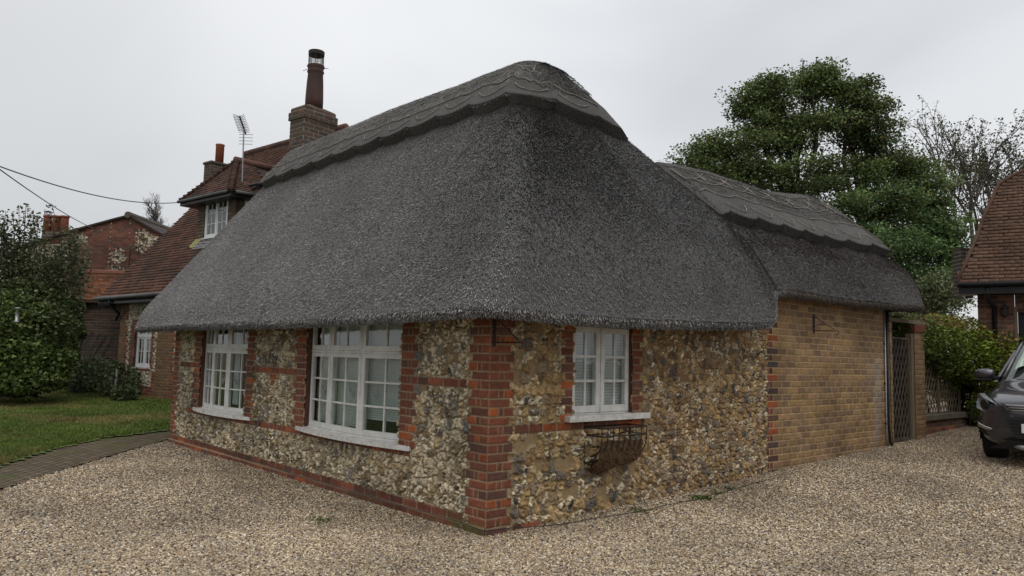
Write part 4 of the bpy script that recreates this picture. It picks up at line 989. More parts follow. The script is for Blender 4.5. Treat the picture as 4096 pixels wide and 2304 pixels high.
# ---- pipes and cables on the yellow brick wall
def pipe(name, pts, r, m, label, cat, group=None, clips=()):
    t = thing(name, pts[-1], label, cat, group); MB().tube(pts, r, 8).build("pipe_run" if r > 0.007 else "cable_run", m, t, True)
    if clips:
        for z in clips: b = MB(); b.ab(pts[0][0] - r - .012, pts[0][1] - 0.005, z, pts[0][0] + r + .012, pts[0][1] + r + 0.014, z + 0.02); b.build("clip", M_BLACK, t)
pipe("cable_conduit", [(7.86, -0.03, 2.36), (7.86, -0.03, 0.42), (7.87, -0.04, 0.27)], 0.011, M_STEEL, "thin grey conduit running down the end of the yellow brick wall", "pipe", None, (0.6, 1.2, 1.8))
pipe("drain_pipe", [(7.93, -0.035, 2.36), (7.93, -0.035, 0.6), (7.95, -0.045, 0.32), (8.01, -0.07, 0.24)], 0.018, M_BLACK, "black pipe beside the grey conduit, bent out at the ground", "pipe")
pipe("loose_cable", [(8.02, -0.02, 2.32), (8.03, -0.03, 1.6), (8.02, -0.035, 1.0), (8.04, -0.03, 0.5), (8.02, -0.06, 0.22)], 0.005, M_BLACK, "loose black cable hanging nearest the wooden gate", "cable")

# ---- gateway: brick end pier, lintel, lattice gate, brick pier
def small_wall(name, x0, x1, y, z0, z1, d, parent, pal, seed, res=0.012, gauge=0.0815, mort=(0.22, 0.155, 0.08)):
    rows = lambda k: stretchers(x0, x1, k, 0.22, 0.05 * (seed % 3), pal)
    vv, ff, kk, cc = relief_wall(x0, x1, z0, z1, res, lambda U, Z, h: np.stack([U, y - h, Z], -1), rows, gauge, 0.11, None, [], mortar=mort, seed=seed, proud=0.006)
    cc = np.where(cc.sum(1, keepdims=True) == 0, np.array(mort), cc)
    o = split_build(vv, ff, kk, cc, [(1, name)], parent, M_WALL)[0]
    m = tuple(np.mean(pal, 0)); b = MB(); b.box((x0, y + 0.002, z0), (x1 - x0, 0, 0), (0, d, 0), (0, 0, z1 - z0 - 0.002), m); b.build("core", M_WALL, o)
    # the face turned to the camera side
    return o
gp = thing("brick_gate_pier", (9.3, 0, 0.3), "tall yellow brick pier with red capping to the right of the lattice gate", "pier")
small_wall("pier_shaft", 9.08, 9.50, 0.0, 0.15, 2.03, 0.33, gp, YELC * 0.8, 21)
b = MB(); b.ab(9.05, -0.03, 2.035, 9.53, 0.36, 2.15, (0.13, 0.04, 0.025)); b.ab(9.07, -0.015, 2.152, 9.51, 0.34, 2.17, (0.2, 0.16, 0.12)); b.build("coping", M_WALL, gp, bevel=0.006)
gq = thing("brick_wall_return", (8.05, 0, 0.3), "narrow yellow brick strip between the black pipe and the lattice gate", "wall")
small_wall("brick_face", 7.915, 8.20, 0.004, 0.15, 2.16, 0.30, gq, YELC, 22)
ln = thing("gate_lintel", (8.6, 0.1, 2.2), "timber beam over brick above the lattice gate under the thatch", "beam")
b = MB(); b.ab(8.05, -0.02, 2.165, 9.6, 0.25, 2.225); b.build("beam", M_TIMBER, ln)
small_wall("brick_infill", 8.21, 9.06, 0.30, 1.95, 2.165, 0.1, ln, BRICKC, 24)
M_GATE = mat_noise("dark_stained_timber", (0.045, 0.034, 0.026), (0.11, 0.088, 0.066), 7, 0.85, 0.003, 40, stretch=(1, 1, 0.2))
gt = thing("lattice_gate", (8.6, 0.06, 0.28), "tall dark timber gate of diamond lattice between two yellow brick piers", "gate")
b = MB(); b.ab(8.205, 0.03, 0.30, 8.235, 0.08, 1.93); b.ab(8.90, 0.03, 0.30, 8.955, 0.08, 1.93); b.ab(8.236, 0.03, 1.895, 8.899, 0.08, 1.93); b.ab(8.236, 0.03, 0.30, 8.899, 0.08, 0.345); b.build("gate_frame", M_GATE, gt)
def lattice(x0, x1, z0, z1, y, sp, w, th, ang=60):
    b = MB(); t_ = math.tan(radians(ang))
    for sg in (1, -1):
        c = x0 - (z1 - z0) / t_; 
        while c < x1 + (z1 - z0) / t_:
            # line x = c + sg*(z-z0)/t_ for sg=1 ; mirrored for -1
            pts = []
            for zz in (z0, z1):
                x = c + (zz - z0) / t_ if sg > 0 else c + (z1 - zz) / t_
                pts.append([x, zz])
            (xa, za), (xb, zb) = pts
            # clip in x
            def clip(xa, za, xb, zb, lim, keep):
                if keep(xa) and keep(xb): return xa, za, xb, zb
                if not keep(xa) and not keep(xb): return None
                f_ = (lim - xa) / (xb - xa); zi = za + (zb - za) * f_
                return (lim, zi, xb, zb) if keep(xb) else (xa, za, lim, zi)
            r_ = clip(xa, za, xb, zb, x0, lambda q: q >= x0 - 1e-9)
            if r_: r_ = clip(*r_, x1, lambda q: q <= x1 + 1e-9)
            if r_ and abs(r_[1] - r_[3]) > 0.02:
                xa, za, xb, zb = r_; d = np.array([xb - xa, 0, zb - za]); d = d / np.linalg.norm(d); s = np.array([d[2], 0, -d[0]]) * w / 2
                yo = y if sg > 0 else y + th + 0.0005
                b.box(np.array([xa, yo, za]) - s, np.array([xb - xa, 0, zb - za]), (0, th, 0), s * 2)
            c += sp
    return b
lattice(8.236, 8.899, 0.346, 1.894, 0.04, 0.128, 0.024, 0.010, 62).build("lattice_slats", M_GATE, gt)
b = MB(); b.ab(8.957, 0.0, 0.2, 9.055, 0.09, 2.0); b.build("gate_post", M_TIMBER, gt)
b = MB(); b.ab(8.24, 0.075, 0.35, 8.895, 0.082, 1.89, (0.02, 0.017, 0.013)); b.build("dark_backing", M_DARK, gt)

# ---- low wall with trellis
lw = thing("low_brick_wall", (10.6, 0.1, 0.3), "low brick wall with a stone coping running from the gate pier to the garage", "wall")
small_wall("wall_face", 9.51, 11.75, 0.10, 0.2, 0.56, 0.22, lw, DARKC * 0.9 + 0.02, 25)
b = MB(); b.ab(9.51, 0.04, 0.565, 11.72, 0.36, 0.66); b.build("coping", mat_noise("mossy_stone", (0.07, 0.065, 0.045), (0.15, 0.135, 0.11), 8, 0.9, 0.004, 40), lw, bevel=0.01)
tr = thing("trellis_fence", (10.5, 0.2, 0.66), "weathered diamond trellis standing on the low brick wall under the hedge", "fence")
lattice(9.52, 11.68, 0.665, 1.55, 0.20, 0.135, 0.026, 0.010, 62).build("trellis_slats", M_TIMBER, tr)
for x in (9.53, 10.6, 11.66): b = MB(); b.ab(x, 0.165, 0.662, x + 0.05, 0.198, 1.6); b.build("post", M_TIMBER, tr)

# ---------------------------------------------------------------- tile roofs
TP = np.array([(0.080, 0.044, 0.034), (0.095, 0.050, 0.037), (0.062, 0.040, 0.034), (0.110, 0.056, 0.040), (0.085, 0.050, 0.040), (0.05, 0.034, 0.03)])
TPO = np.array([(0.165, 0.068, 0.034), (0.20, 0.085, 0.045), (0.13, 0.06, 0.035), (0.175, 0.085, 0.05), (0.10, 0.055, 0.038)])
def tiles(name, parent, E0, eu, ev, nu_len, nv_len, pal, keep=None, gauge=0.10, tw=0.165, th=0.012, lift=0.02, seed=0, warm=None):
    """plain clay tiles hung in courses; eu along the eave, ev up the slope (unit vectors)"""
    E0 = np.array(E0, float); eu = np.array(eu, float); ev = np.array(ev, float); n_ = np.cross(eu, ev); n_ *= np.sign(n_[2])
    nr = int(nv_len / gauge); nc = int(nu_len / tw) + 2; V = []; C_ = []
    R, Cc = np.meshgrid(np.arange(nr), np.arange(nc), indexing='ij'); R = R.ravel(); Cc = Cc.ravel()
    u0 = (Cc - 0.5 * (R % 2)) * tw; v0 = R * gauge; m = (u0 > -tw) & (u0 < nu_len)
    if keep is not None: m &= keep(u0 + tw / 2, v0 + gauge / 2)
    u0 = u0[m]; v0 = v0[m]; R = R[m]; Cc = Cc[m]; n = len(u0)
    g = np.random.default_rng(seed + 3); ju = 0.003 * g.standard_normal(n); l1 = lift + 0.005 * g.random(n) + 0.003 * np.sin(R * 1.7 + Cc * 0.4); l2 = l1 + 0.004 * g.standard_normal(n)
    ub = u0 + ju; w = tw - 0.004; Lt = gauge * 1.25
    def P_(uu, vv, hh): return E0[None] + eu[None] * uu[:, None] + ev[None] * vv[:, None] + n_[None] * hh[:, None]
    z = np.zeros(n); a = P_(ub, v0, l1); b_ = P_(ub + w, v0, l2); c = P_(ub + w, v0 + Lt, z + 0.004); d = P_(ub, v0 + Lt, z + 0.004)
    a2 = P_(ub, v0, l1 - th); b2 = P_(ub + w, v0, l2 - th)
    V = np.stack([a, b_, c, d, a2, b2], 1).reshape(-1, 3); base = np.arange(n) * 6
    F = np.stack([np.stack([base, base + 1, base + 2, base + 3], 1), np.stack([base + 4, base + 5, base + 1, base], 1)], 1).reshape(-1, 4)
    F3 = np.stack([np.stack([base + 1, base + 5, base + 2], 1), np.stack([base + 4, base, base + 3], 1)], 1).reshape(-1, 3)
    q = fbm(u0 * 0.9 + seed, v0 * 0.9, seed + 40, 3); idx = np.clip((g.random(n) * 0.45 + 0.75 * q - 0.1) * len(pal), 0, len(pal) - 1).astype(int)
    c_ = pal[idx] * (0.85 + 0.3 * g.random((n, 1)))
    if warm is not None: k_ = warm(u0, v0)[:, None]; c_ = c_ * (1 - k_) + TPO[g.integers(0, len(TPO), n)] * (0.8 + 0.4 * g.random((n, 1))) * k_
    return mk(name, V, [F, F3], M_TILE, parent, False, np.repeat(c_, 6, 0))

# ---- the tiled house beyond the cottage
hloc = hw(4.49, 15, 0.1)
house = thing("tiled_house", hloc, "brick and flint house with a sweeping dark red tiled roof behind the cottage", "house")
FA, EA, EZ, SL, RA = 4.49, 4.17, 2.80, 1.19, 8.4; RZ = EZ + SL * (RA - EA); B0, B1 = 13.0, 18.15
HYEL = YELC * np.array([0.8, 0.72, 0.65])
def rows_house(k):
    # u = distance from the left corner (b = 17.45 - u)
    od = k % 2; r = [(0.0, 0.10 if od else 0.21, HYEL), (0.22 if not od else 0.11, 0.33, HYEL)]
    z = 0.1 + (k + .5) * 0.075
    if z < 0.50: return r + stretchers(0.34, 2.2, k) + stretchers(2.21, 2.95, k, pal=HYEL) + stretchers(2.96, 4.0, k)
    if 0.50 < z < 0.86: return r + stretchers(0.34, 0.48, k) + [(2.04, 2.2)] + stretchers(2.21, 2.95, k, pal=HYEL) + stretchers(2.96, 4.0, k)
    if z > 2.07 and z < 2.2: return r + stretchers(0.75, 2.0, k, 0.075) + stretchers(2.21, 2.95, k, pal=HYEL) + stretchers(2.96, 4.0, k)
    if z > 2.2: return r + [(0.34, 0.5)] + stretchers(2.21, 2.95, k, pal=HYEL) + stretchers(2.96, 4.0, k)
    r += [(0.34, 0.49)] if od else [(0.34, 0.56)]
    if z < 0.95: r += stretchers(0.70, 2.0, k)
    else: r += [(0.66 if od else 0.72, 0.945), (1.905, 2.08 if od else 2.02)]
    r += stretchers(2.21, 2.95, k, pal=HYEL) + ([(2.96, 3.10)] if od else [(2.96, 3.18)]) + stretchers(3.30, 4.0, k)
    return r
PALW = np.array([(0.55, 0.53, 0.48), (0.45, 0.43, 0.38), (0.60, 0.58, 0.54), (0.30, 0.29, 0.28)])
fl_house = lambda U, Z: flint_field(U, Z, 0.085, 51, PALW, (0.15, 0.12, 0.09), 1.0, 0.95, 0.9)
v, f, k, c = relief_wall(0, 3.98, 0.0, 2.72, 0.016, lambda U, Z, h: hw(0, 0, 0) + HX * (FA - h)[..., None] + HY * (17.45 - U)[..., None] + UP * Z[..., None], rows_house, 0.075, 0.1, fl_house,
                         [(0.955, 1.895, 0.93, 2.07)], seed=9, mortar=(0.2, 0.16, 0.12))
split_build(v, f, k, c, [(1, "brick_dressing"), (2, "flint_panel")], house, M_WALL)
b = MB()
def hbox(a0, b0, z0, a1, b1, z1, col=(0.12, 0.07, 0.05)): b.box(hw(a0, b0, z0), HX * (a1 - a0), HY * (b1 - b0), UP * (z1 - z0), col)
hbox(4.51, 10.2, -0.2, 4.75, 15.55, 2.78); hbox(4.51, 16.50, -0.2, 4.75, 17.44, 2.78); hbox(4.51, 15.551, -0.2, 4.75, 16.499, 0.93); hbox(4.51, 15.551, 2.07, 4.75, 16.499, 2.78)
b.prism([hw(4.76, 17.40, -0.2), hw(12.2, 17.40, -0.2), hw(12.2, 17.40, 2.9), hw(8.4, 17.40, 7.5), hw(4.76, 17.40, 3.1)], HY * 0.04, (0.12, 0.06, 0.045))
b.prism([hw(4.76, 12.8, -0.2), hw(12.2, 12.8, -0.2), hw(12.2, 12.8, 2.9), hw(8.4, 12.8, 7.5), hw(4.76, 12.8, 3.1)], HY * 0.04, (0.12, 0.06, 0.045))
hbox(12.2, 10.2, -0.2, 12.4, 17.44, 2.7)
b.build("wall", M_WALL, house)
ev_ = (HX + UP * SL) / sqrt(1 + SL * SL); SLEN = (RA - EA) * sqrt(1 + SL * SL)
DB0, DB1, DA = 13.60, 15.50, 5.50      # dormer
DEB0, DEB1, DEA, DEZ = 13.28, 15.85, 5.15, 5.44; DRA, DRB, DRZ = 6.0, 14.56, 6.56
def keep_main(u, v):
    b_ = B1 - u; a = EA + v / sqrt(1 + SL * SL)
    dm = (b_ > DB0 + 0.02) & (b_ < DB1 - 0.02) & (a > DA + 0.03) & (a < 6.9)
    near = (b_ < 13.2) & (a < 5.95)
    return ~dm & ~near
warm = lambda u, v: np.clip(smooth(1.4 - v, 0, 1.6) * 0.30 + 0.3 * smooth(fbm(u * 0.5, v * 0.8, 88), 0.5, 0.7), 0, 0.85)
b = MB()
def slab(pts, d, col=(0.05, 0.035, 0.03)): b.prism(pts, d, col)
slab([hw(EA, B1, EZ - 0.01), hw(EA, 13.3, EZ - 0.01), hw(EA + 1.45, 13.3, EZ - 0.01 + SL * 1.45), hw(EA + 1.45, B0, EZ - 0.01 + SL * 1.45), hw(RA, B0, RZ - 0.01), hw(RA, B1, RZ - 0.01)], -UP * 0.10)
slab([hw(RA, B0, RZ - 0.01), hw(12.6, B0, 2.8), hw(12.6, B1, 2.8), hw(RA, B1, RZ - 0.01)], -UP * 0.10)
rf = b.build("roof", M_TILE, house)
tiles("roof_tiles", rf, hw(EA, B1, EZ), -HY, ev_, B1 - B0, SLEN, TP, keep_main, seed=1, warm=warm, gauge=0.115, lift=0.032, th=0.024)
b = MB(); k = B0
while k < B1: b.tube([hw(RA, k, RZ + 0.015), hw(RA, k + 0.30, RZ + 0.02)], 0.11, 10, tuple(TP[random.randrange(5)])); k += 0.305
b.build("ridge_tiles", M_TILE, rf, True)
# higher eave near the cottage
b = MB(); b.tube([hw(5.50, 13.0, 5.60), hw(5.42, 11.6, 5.58)], 0.045, 8); b.build("upper_gutter", M_BLACK, house)
b = MB(); b.prism([hw(5.55, 13.0, 5.52), hw(5.55, 10.8, 5.52), hw(6.9, 10.8, 6.6), hw(6.9, 13.0, 6.6)], -UP * 0.06, (0.02, 0.018, 0.017)); b.prism([hw(5.85, 12.9, 4.0), hw(5.85, 10.8, 4.0), hw(5.85, 10.8, 5.6), hw(5.85, 12.9, 5.6)], HX * 0.1, (0.03, 0.028, 0.026)); b.build("upper_eave", M_TILE, house)
e2 = hw(6.9, 13.0, 6.68) - hw(5.5, 13.0, 5.56); L2 = np.linalg.norm(e2); tiles("upper_roof_tiles", rf, hw(5.5, 13.0, 5.57), -HY, e2 / L2, 2.3, L2, TP, seed=5)
# gutter and downpipe
M_GUT = mat_noise("grey_gutter", (0.05, 0.052, 0.055), (0.13, 0.135, 0.14), 2, 0.5)
b = MB(); b.tube([hw(EA - 0.06, 18.25, EZ - 0.02), hw(EA - 0.06, 13.6, EZ)], 0.055, 10); b.build("gutter", M_GUT, house, True)
b = MB(); hb0 = hw(EA - 0.0, 13.6, EZ - 0.17); b.box(hb0, HY * 4.6, HX * 0.03, UP * 0.13); b.box(hw(EA + 0.031, 13.6, EZ - 0.17), HY * 4.6, HX * 0.28, UP * 0.02)
for i in range(6): b.box(hw(EA - 0.01, 17.55 + i * 0.1, EZ - 0.24 + 0.01 * (i % 3)), HY * 0.03, HX * 0.2, UP * 0.12)
b.build("fascia", M_BLACK, house)
b = MB(); b.tube([hw(EA - 0.04, 17.35, EZ - 0.05), hw(EA - 0.04, 17.35, EZ - 0.20), hw(EA + 0.20, 17.30, EZ - 0.42), hw(FA - 0.05, 17.62, EZ - 0.6)], 0.035, 8); b.build("downpipe", M_BLACK, house, True)
# ground floor window
def hwin(a, b0, b1, z0, z1, label, trans=None, sill=True):
    W = MB(); e = -HY; Lw = b1 - b0; o = hw(a, b1, z0); nb = -HX; fr = 0.045
    W.box(o, e * fr, HX * 0.07, UP * (z1 - z0)); W.box(o + e * (Lw - fr), e * fr, HX * 0.07, UP * (z1 - z0)); W.box(o + e * fr, e * (Lw - 2 * fr), HX * 0.07, UP * fr); W.box(o + e * fr + UP * (z1 - z0 - fr), e * (Lw - 2 * fr), HX * 0.07, UP * fr)
    W.box(o + e * (Lw / 2 - 0.02) + UP * fr, e * 0.04, HX * 0.06, UP * (z1 - z0 - 2 * fr))
    w = W.build("window", M_PVC, house, bevel=0.004); setp(w, label)
    parts = [(z0 + fr, z1 - fr, 3 if trans is None else 2)] if trans is None else [(z0 + fr, trans - 0.02, 2), (trans + 0.02, z1 - fr, 1)]
    if trans: MB().box(o + e * fr + UP * (trans - z0 - 0.02) - HX * 0.004, e * (Lw - 2 * fr), HX * 0.06, UP * 0.04).build("transom", M_PVC, w)
    for (za, zb, rows) in parts:
        for h0, h1 in ((fr + 0.002, Lw / 2 - 0.022), (Lw / 2 + 0.022, Lw - fr - 0.002)):
            p0 = (o + e * h0 + HX * 0.012)[:2]; p1 = (o + e * h1 + HX * 0.012)[:2]
            # from high b to low b the outside lies to the right, so run the other way
            casement(w, p1, p0, za + 0.002, zb - 0.002, 2, rows, fr=0.04, bar=0.018, th=0.04, mat=M_PVC)
    if sill: MB().box(hw(a - 0.06, b1 + 0.06, z0 - 0.045), e * (Lw + 0.12), HX * 0.12, UP * 0.04).build("sill", M_PVC, w)
    return w
hwin(4.535, 15.56, 16.49, 0.955, 2.06, "white ground floor window beside the cottage eave", trans=1.75)
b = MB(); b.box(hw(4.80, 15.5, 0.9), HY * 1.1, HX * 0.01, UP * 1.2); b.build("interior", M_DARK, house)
# ---- dormer
dm = MB(); DC = (0.10, 0.075, 0.05)
z_at = lambda a: EZ + SL * (a - EA)
dm.prism([hw(DA, DB0, z_at(DA) - 0.1), hw(DA, DB1, z_at(DA) - 0.1), hw(DA, DB1, 4.40), hw(DA, DB0, 4.40)], HX * 0.1, DC)
dm.prism([hw(DA, 13.62, 4.40), hw(DA, 13.96, 4.40), hw(DA, 13.96, 5.44), hw(DA, 13.62, 5.44)], HX * 0.1, DC); dm.prism([hw(DA, 15.10, 4.40), hw(DA, DB1, 4.40), hw(DA, DB1, 5.44), hw(DA, 15.10, 5.44)], HX * 0.1, DC)
for bb in (DB0, DB1 - 0.1): dm.prism([hw(DA + 0.101, bb, z_at(DA) - 0.1), hw(6.45, bb, 5.44), hw(DA + 0.101, bb, 5.44)], HY * 0.1, DC)
D = dm.build("dormer", M_WALL, house); setp(D, "weatherboarded dormer with a hipped tiled roof")
b = MB(); gch = 0.088
def shingles(o, e, nrm, L, H_, clipf=None):
    k = 0
    while k * gch < H_:
        x = -random.random() * 0.2
        while x < L:
            w = random.uniform(0.10, 0.20); a0 = max(x, 0); a1 = min(x + w - 0.006, L)
            if a1 - a0 > 0.02 and (clipf is None or clipf((a0 + a1) / 2, k * gch)):
                s = random.uniform(0.7, 1.25); cc = (0.125 * s, 0.095 * s, 0.065 * s); z_ = k * gch + random.uniform(-0.006, 0.006)
                p = o + e * a0 + UP * z_; E_ = e * (a1 - a0)
                b.add([p + nrm * 0.024, p + E_ + nrm * 0.024, p + E_ + UP * gch * 1.15 + nrm * 0.004, p + UP * gch * 1.15 + nrm * 0.004, p + nrm * 0.008, p + E_ + nrm * 0.008], [(0, 1, 2, 3), (4, 5, 1, 0)], cc)
            x += w
        k += 1
shingles(hw(DA, DB1, 4.30), -HY, -HX, 0.39, 1.1); b.build("shingle_cladding", M_WALL, D); b = MB(); shingles(hw(DA, 13.94, 4.40), -HY, -HX, 0.33, 1.0)
b.build("shingle_cladding", M_WALL, D); b = MB()
shingles(hw(DA, DB0, 4.30), HX, -HY, 0.95, 1.1, lambda x, z: 4.30 + z > z_at(DA + x) - 0.08)
b.build("shingle_cladding", M_WALL, D)
b = MB(); b.box(hw(DA - 0.03, DB0 - 0.03, 4.3), HX * 0.05, HY * 0.05, UP * 1.14, (0.09, 0.07, 0.05)); b.build("corner_post", M_WALL, D)
w = hwin(DA - 0.01, 13.97, 15.09, 4.42, 5.43, "white dormer window", sill=False)
b = MB(); b.box(hw(DA - 0.07, 15.12, 4.385), -HY * 1.18, HX * 0.10, UP * 0.03); b.build("dormer_sill", M_PVC, D)
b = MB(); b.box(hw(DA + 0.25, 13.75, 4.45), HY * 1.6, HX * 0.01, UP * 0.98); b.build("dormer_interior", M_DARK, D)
b = MB(); b.prism([hw(5.22, 15.15, z_at(5.22) + 0.045), hw(5.22, 13.6, z_at(5.22) + 0.045), hw(5.52, 13.6, z_at(5.5) + 0.05), hw(5.52, 15.15, z_at(5.5) + 0.05)], UP * 0.006); b.build("lead_apron", M_LEAD, D)
b = MB(); b.prism([hw(5.30, 15.50, z_at(5.30) + 0.045), hw(5.24, 15.16, z_at(5.22) + 0.045), hw(5.50, 15.16, z_at(5.5) + 0.05), hw(5.50, 15.52, z_at(5.5) + 0.05)], UP * 0.02); b.build("yellow_flashing", mat_noise("mossy_yellow", (0.22, 0.22, 0.09), (0.36, 0.35, 0.16), 9, 0.8), D)
# dormer roof: three planes with tiles, eaves, hips
def plane_tiles(name, A, Bp, apexs, parent, seed, pal=TP):
    A = np.array(A); Bp = np.array(Bp); e = Bp - A; L = np.linalg.norm(e); e /= L; ap = [np.array(p) for p in apexs]
    n_ = np.cross(e, ap[0] - A); n_ /= np.linalg.norm(n_); n_ *= np.sign(n_[2]); v_ = np.cross(n_, e); v_ *= np.sign(v_[2])
    loc = [((p - A) @ e, (p - A) @ v_) for p in ap]; Hh = max(q[1] for q in loc)
    poly = [(0, 0)] + ([loc[0]] if len(loc) == 1 else list(loc)) + [(L, 0)]
    def keep(u, v):
        ok = np.zeros(u.shape, bool); m = len(poly); j = m - 1
        for i in range(m):
            xi, yi = poly[i]; xj, yj = poly[j]
            ok ^= ((yi > v) != (yj > v)) & (u < (xj - xi) * (v - yi) / (yj - yi + 1e-12) + xi); j = i
        return ok
    return tiles(name, parent, A, e, v_, L, Hh, pal, keep, seed=seed)
apx = hw(DRA, DRB, DRZ); bk = hw(EA + (DRZ - EZ) / SL, DRB, DRZ)
cL, cR = hw(DEA, DEB1, DEZ), hw(DEA, DEB0, DEZ); backR = hw(EA + (DEZ - EZ) / SL + 0.0, DEB0, DEZ); backL = hw(EA + (DEZ - EZ) / SL, DEB1, DEZ)
b = MB(); q = -UP * 0.02
for poly in ([cL, cR, apx], [cR, backR, bk, apx], [apx, bk, backL, cL]): b.prism([p + q for p in poly], -UP * 0.05, (0.04, 0.03, 0.027))
dr = b.build("dormer_roof", M_TILE, D)
plane_tiles("front_tiles", cL, cR, [apx], dr, 11); plane_tiles("side_tiles", cR, backR, [apx, bk], dr, 12); plane_tiles("side_tiles", backL, cL, [bk, apx], dr, 13)
b = MB()
def hipline(p, q_, n, r0, cols=TP):
    p = np.array(p); q_ = np.array(q_)
    for i in range(n):
        a = p + (q_ - p) * i / n; c_ = p + (q_ - p) * (i + 1.25) / n
        b.tube([a + UP * 0.035, c_ + UP * 0.01], [r0 * 1.15, r0 * 0.7], 8, tuple(cols[random.randrange(len(cols))] * random.uniform(0.6, 1.1)))
hipline(cR, apx, 13, 0.085); hipline(cL, apx, 13, 0.07); b.tube([apx - HX * 0.06 + UP * 0.03, bk + UP * 0.03], 0.10, 10, tuple(TP[1])); b.build("bonnet_hips", M_TILE, dr, True)
b = MB(); b.tube([cL - HX * 0.03 + HY * 0.05, cR - HX * 0.03 + HY * 0.12], 0.045, 8); b.tube([cR - HY * 0.04 + HX * 0.12, backR - HY * 0.04], 0.045, 8); b.build("dormer_gutter", M_GUT, D, True)
b = MB(); b.prism([hw(DEA, DEB1, DEZ - 0.12), hw(DEA, DEB0, DEZ - 0.12), hw(6.35, DEB0, DEZ - 0.12), hw(6.35, DEB1, DEZ - 0.12)], UP * 0.03, (0.015, 0.015, 0.016))
b.box(hw(DEA, DEB0, DEZ - 0.089), HX * 0.025, HY * (DEB1 - DEB0), UP * 0.075, (0.015, 0.015, 0.016)); b.box(hw(DEA + 0.026, DEB0, DEZ - 0.089), HX * 1.2, HY * 0.025, UP * 0.075, (0.015, 0.015, 0.016)); b.build("dormer_soffit", M_BLACK, D)
t = thing("alarm_box", hw(5.85, 13.5, 5.2), "small white alarm box on the dormer cheek under its eave", "box")
b = MB(); b.box(hw(5.72, 13.52, 5.12), HX * 0.34, HY * 0.06, UP * 0.22); b.build("alarm_case", M_PVC, t, bevel=0.01)
# small chimney of the tiled house
sc_ = brick_stack("chimney", house, hw(6.84, 17.45, 0), HX, HY, 0.62, 0.42, 5.7, 7.13, CHP * 0.9, 0.08, corbel=False)
b = MB(); b.box(hw(6.80, 17.41, 7.125), HX * 0.70, HY * 0.50, UP * 0.07, (0.09, 0.08, 0.065)); b.build("chimney_capping", M_WALL, sc_, bevel=0.01)
b = MB(); b.lathe(hw(7.20, 17.66, 7.15), [(0.125, 0), (0.125, 0.60), (0.135, 0.62), (0.135, 0.66), (0.11, 0.66), (0.10, 0.3)], 20); b.build("chimney_pot", M_POTR, sc_, True)
# tv aerial
ab_ = at(613, 396, 18.6); t = thing("tv_aerial", ab_, "tall thin television aerial on a pole above the dormer roof", "aerial")
tp_ = at(614, 311, 18.6); b = MB(); b.tube([ab_ - UP * 0.6, tp_ - UP * 0.08], 0.018, 8); b.build("mast", M_STEEL, t)
b = MB(); R2A = np.array([0.743, -0.669, 0]); H2A = np.array([0.669, 0.744, 0]); ax_ = HY * 0.55 - HX * 0.75; ax_ = ax_ / np.linalg.norm(ax_); sdv = np.cross(ax_, UP); ax_ = -(H2A * 0.93) - R2A * 0.22 + UP * 0.34; ax_ = ax_ / np.linalg.norm(ax_); sdv = R2A; bm0 = tp_ - UP * 0.20 + ax_ * -0.1; bm1 = tp_ + UP * 0.05 + ax_ * 0.22
b.tube([bm0, bm1], 0.02, 6)
for i in range(11):
    p = bm0 + (bm1 - bm0) * (0.1 + 0.088 * i)
    for s1 in (-1, 1):
        for s2 in (-1, 1): b.tube([p, p + sdv * s1 * 0.14 + UP * s2 * 0.03 + ax_ * 0.05], 0.005, 4)
for i in range(4): b.tube([bm0 - UP * (0.08 * i) - sdv * 0.17 - ax_ * 0.02, bm0 - UP * (0.08 * i) + sdv * 0.17 - ax_ * 0.02], 0.006, 4)
b.build("antenna_array", M_IRON, t)
# ---------------------------------------------------------------- buildings in the left background
R2 = np.array([0.743, -0.669, 0]); H2 = np.array([0.669, 0.744, 0])
def atd(u, v, D):                      # point of the photograph on the upright plane at distance D ahead
    r = ray(u, v); return CAM + r * (D / (r @ H2))
def lz(p): d = np.array(p) - CAM; return d @ R2, d[2] + CAM[2]
gh = thing("gabled_brick_house", atd(300, 950, 27), "old red brick house end with flint patches and a low gable behind the outbuilding", "house")
GD = 27.0
def gw(l, z, h=0.0): return CAM * np.array([1, 1, 0]) + H2 * (GD - h) + R2 * l + UP * z
polyD = [(30, 632), (93, 611), (180, 584), (283, 556), (326, 545), (405, 590), (470, 628)]
gp_ = [lz(atd(u, v, GD)) for u, v in polyD]; lL, lR = gp_[0][0], gp_[-1][0]
def top_of(l): return np.interp(l, [p[0] for p in gp_], [p[1] for p in gp_])
patches = [(lz(atd(150, 645, GD)), 0.55, 0.5), (lz(atd(358, 592, GD)), 0.22, 0.28), (lz(atd(376, 606, GD)), 0.30, 0.26), (lz(atd(352, 622, GD)), 0.2, 0.2), (lz(atd(294, 640, GD)), 0.28, 0.28), (lz(atd(206, 598, GD)), 0.26, 0.16), (lz(atd(292, 681, GD)), 0.28, 0.2), (lz(atd(60, 680, GD)), 1.2, 1.0)]
def rows_g(k):
    z = (k + 0.5) * 0.078; r = []; x = lL - (k % 2) * 0.11
    while x < lR:
        m = x + 0.1; inp = any(((m - c[0]) / a) ** 2 + ((z - c[1]) / b_) ** 2 < 1 + 0.5 * (random.random() - 0.5) for c, a, b_ in patches)
        if not inp: r.append((x, x + 0.212, GBR))
        x += 0.225
    return r
GBR = np.array([(0.14, 0.060, 0.042), (0.12, 0.052, 0.038), (0.085, 0.048, 0.040), (0.155, 0.062, 0.042), (0.10, 0.052, 0.040), (0.115, 0.055, 0.042)])
fl_g = lambda U, Z: flint_field(U, Z, 0.085, 81, PALW * 0.8, (0.10, 0.07, 0.05), 1.0, 0.8, 0.9)
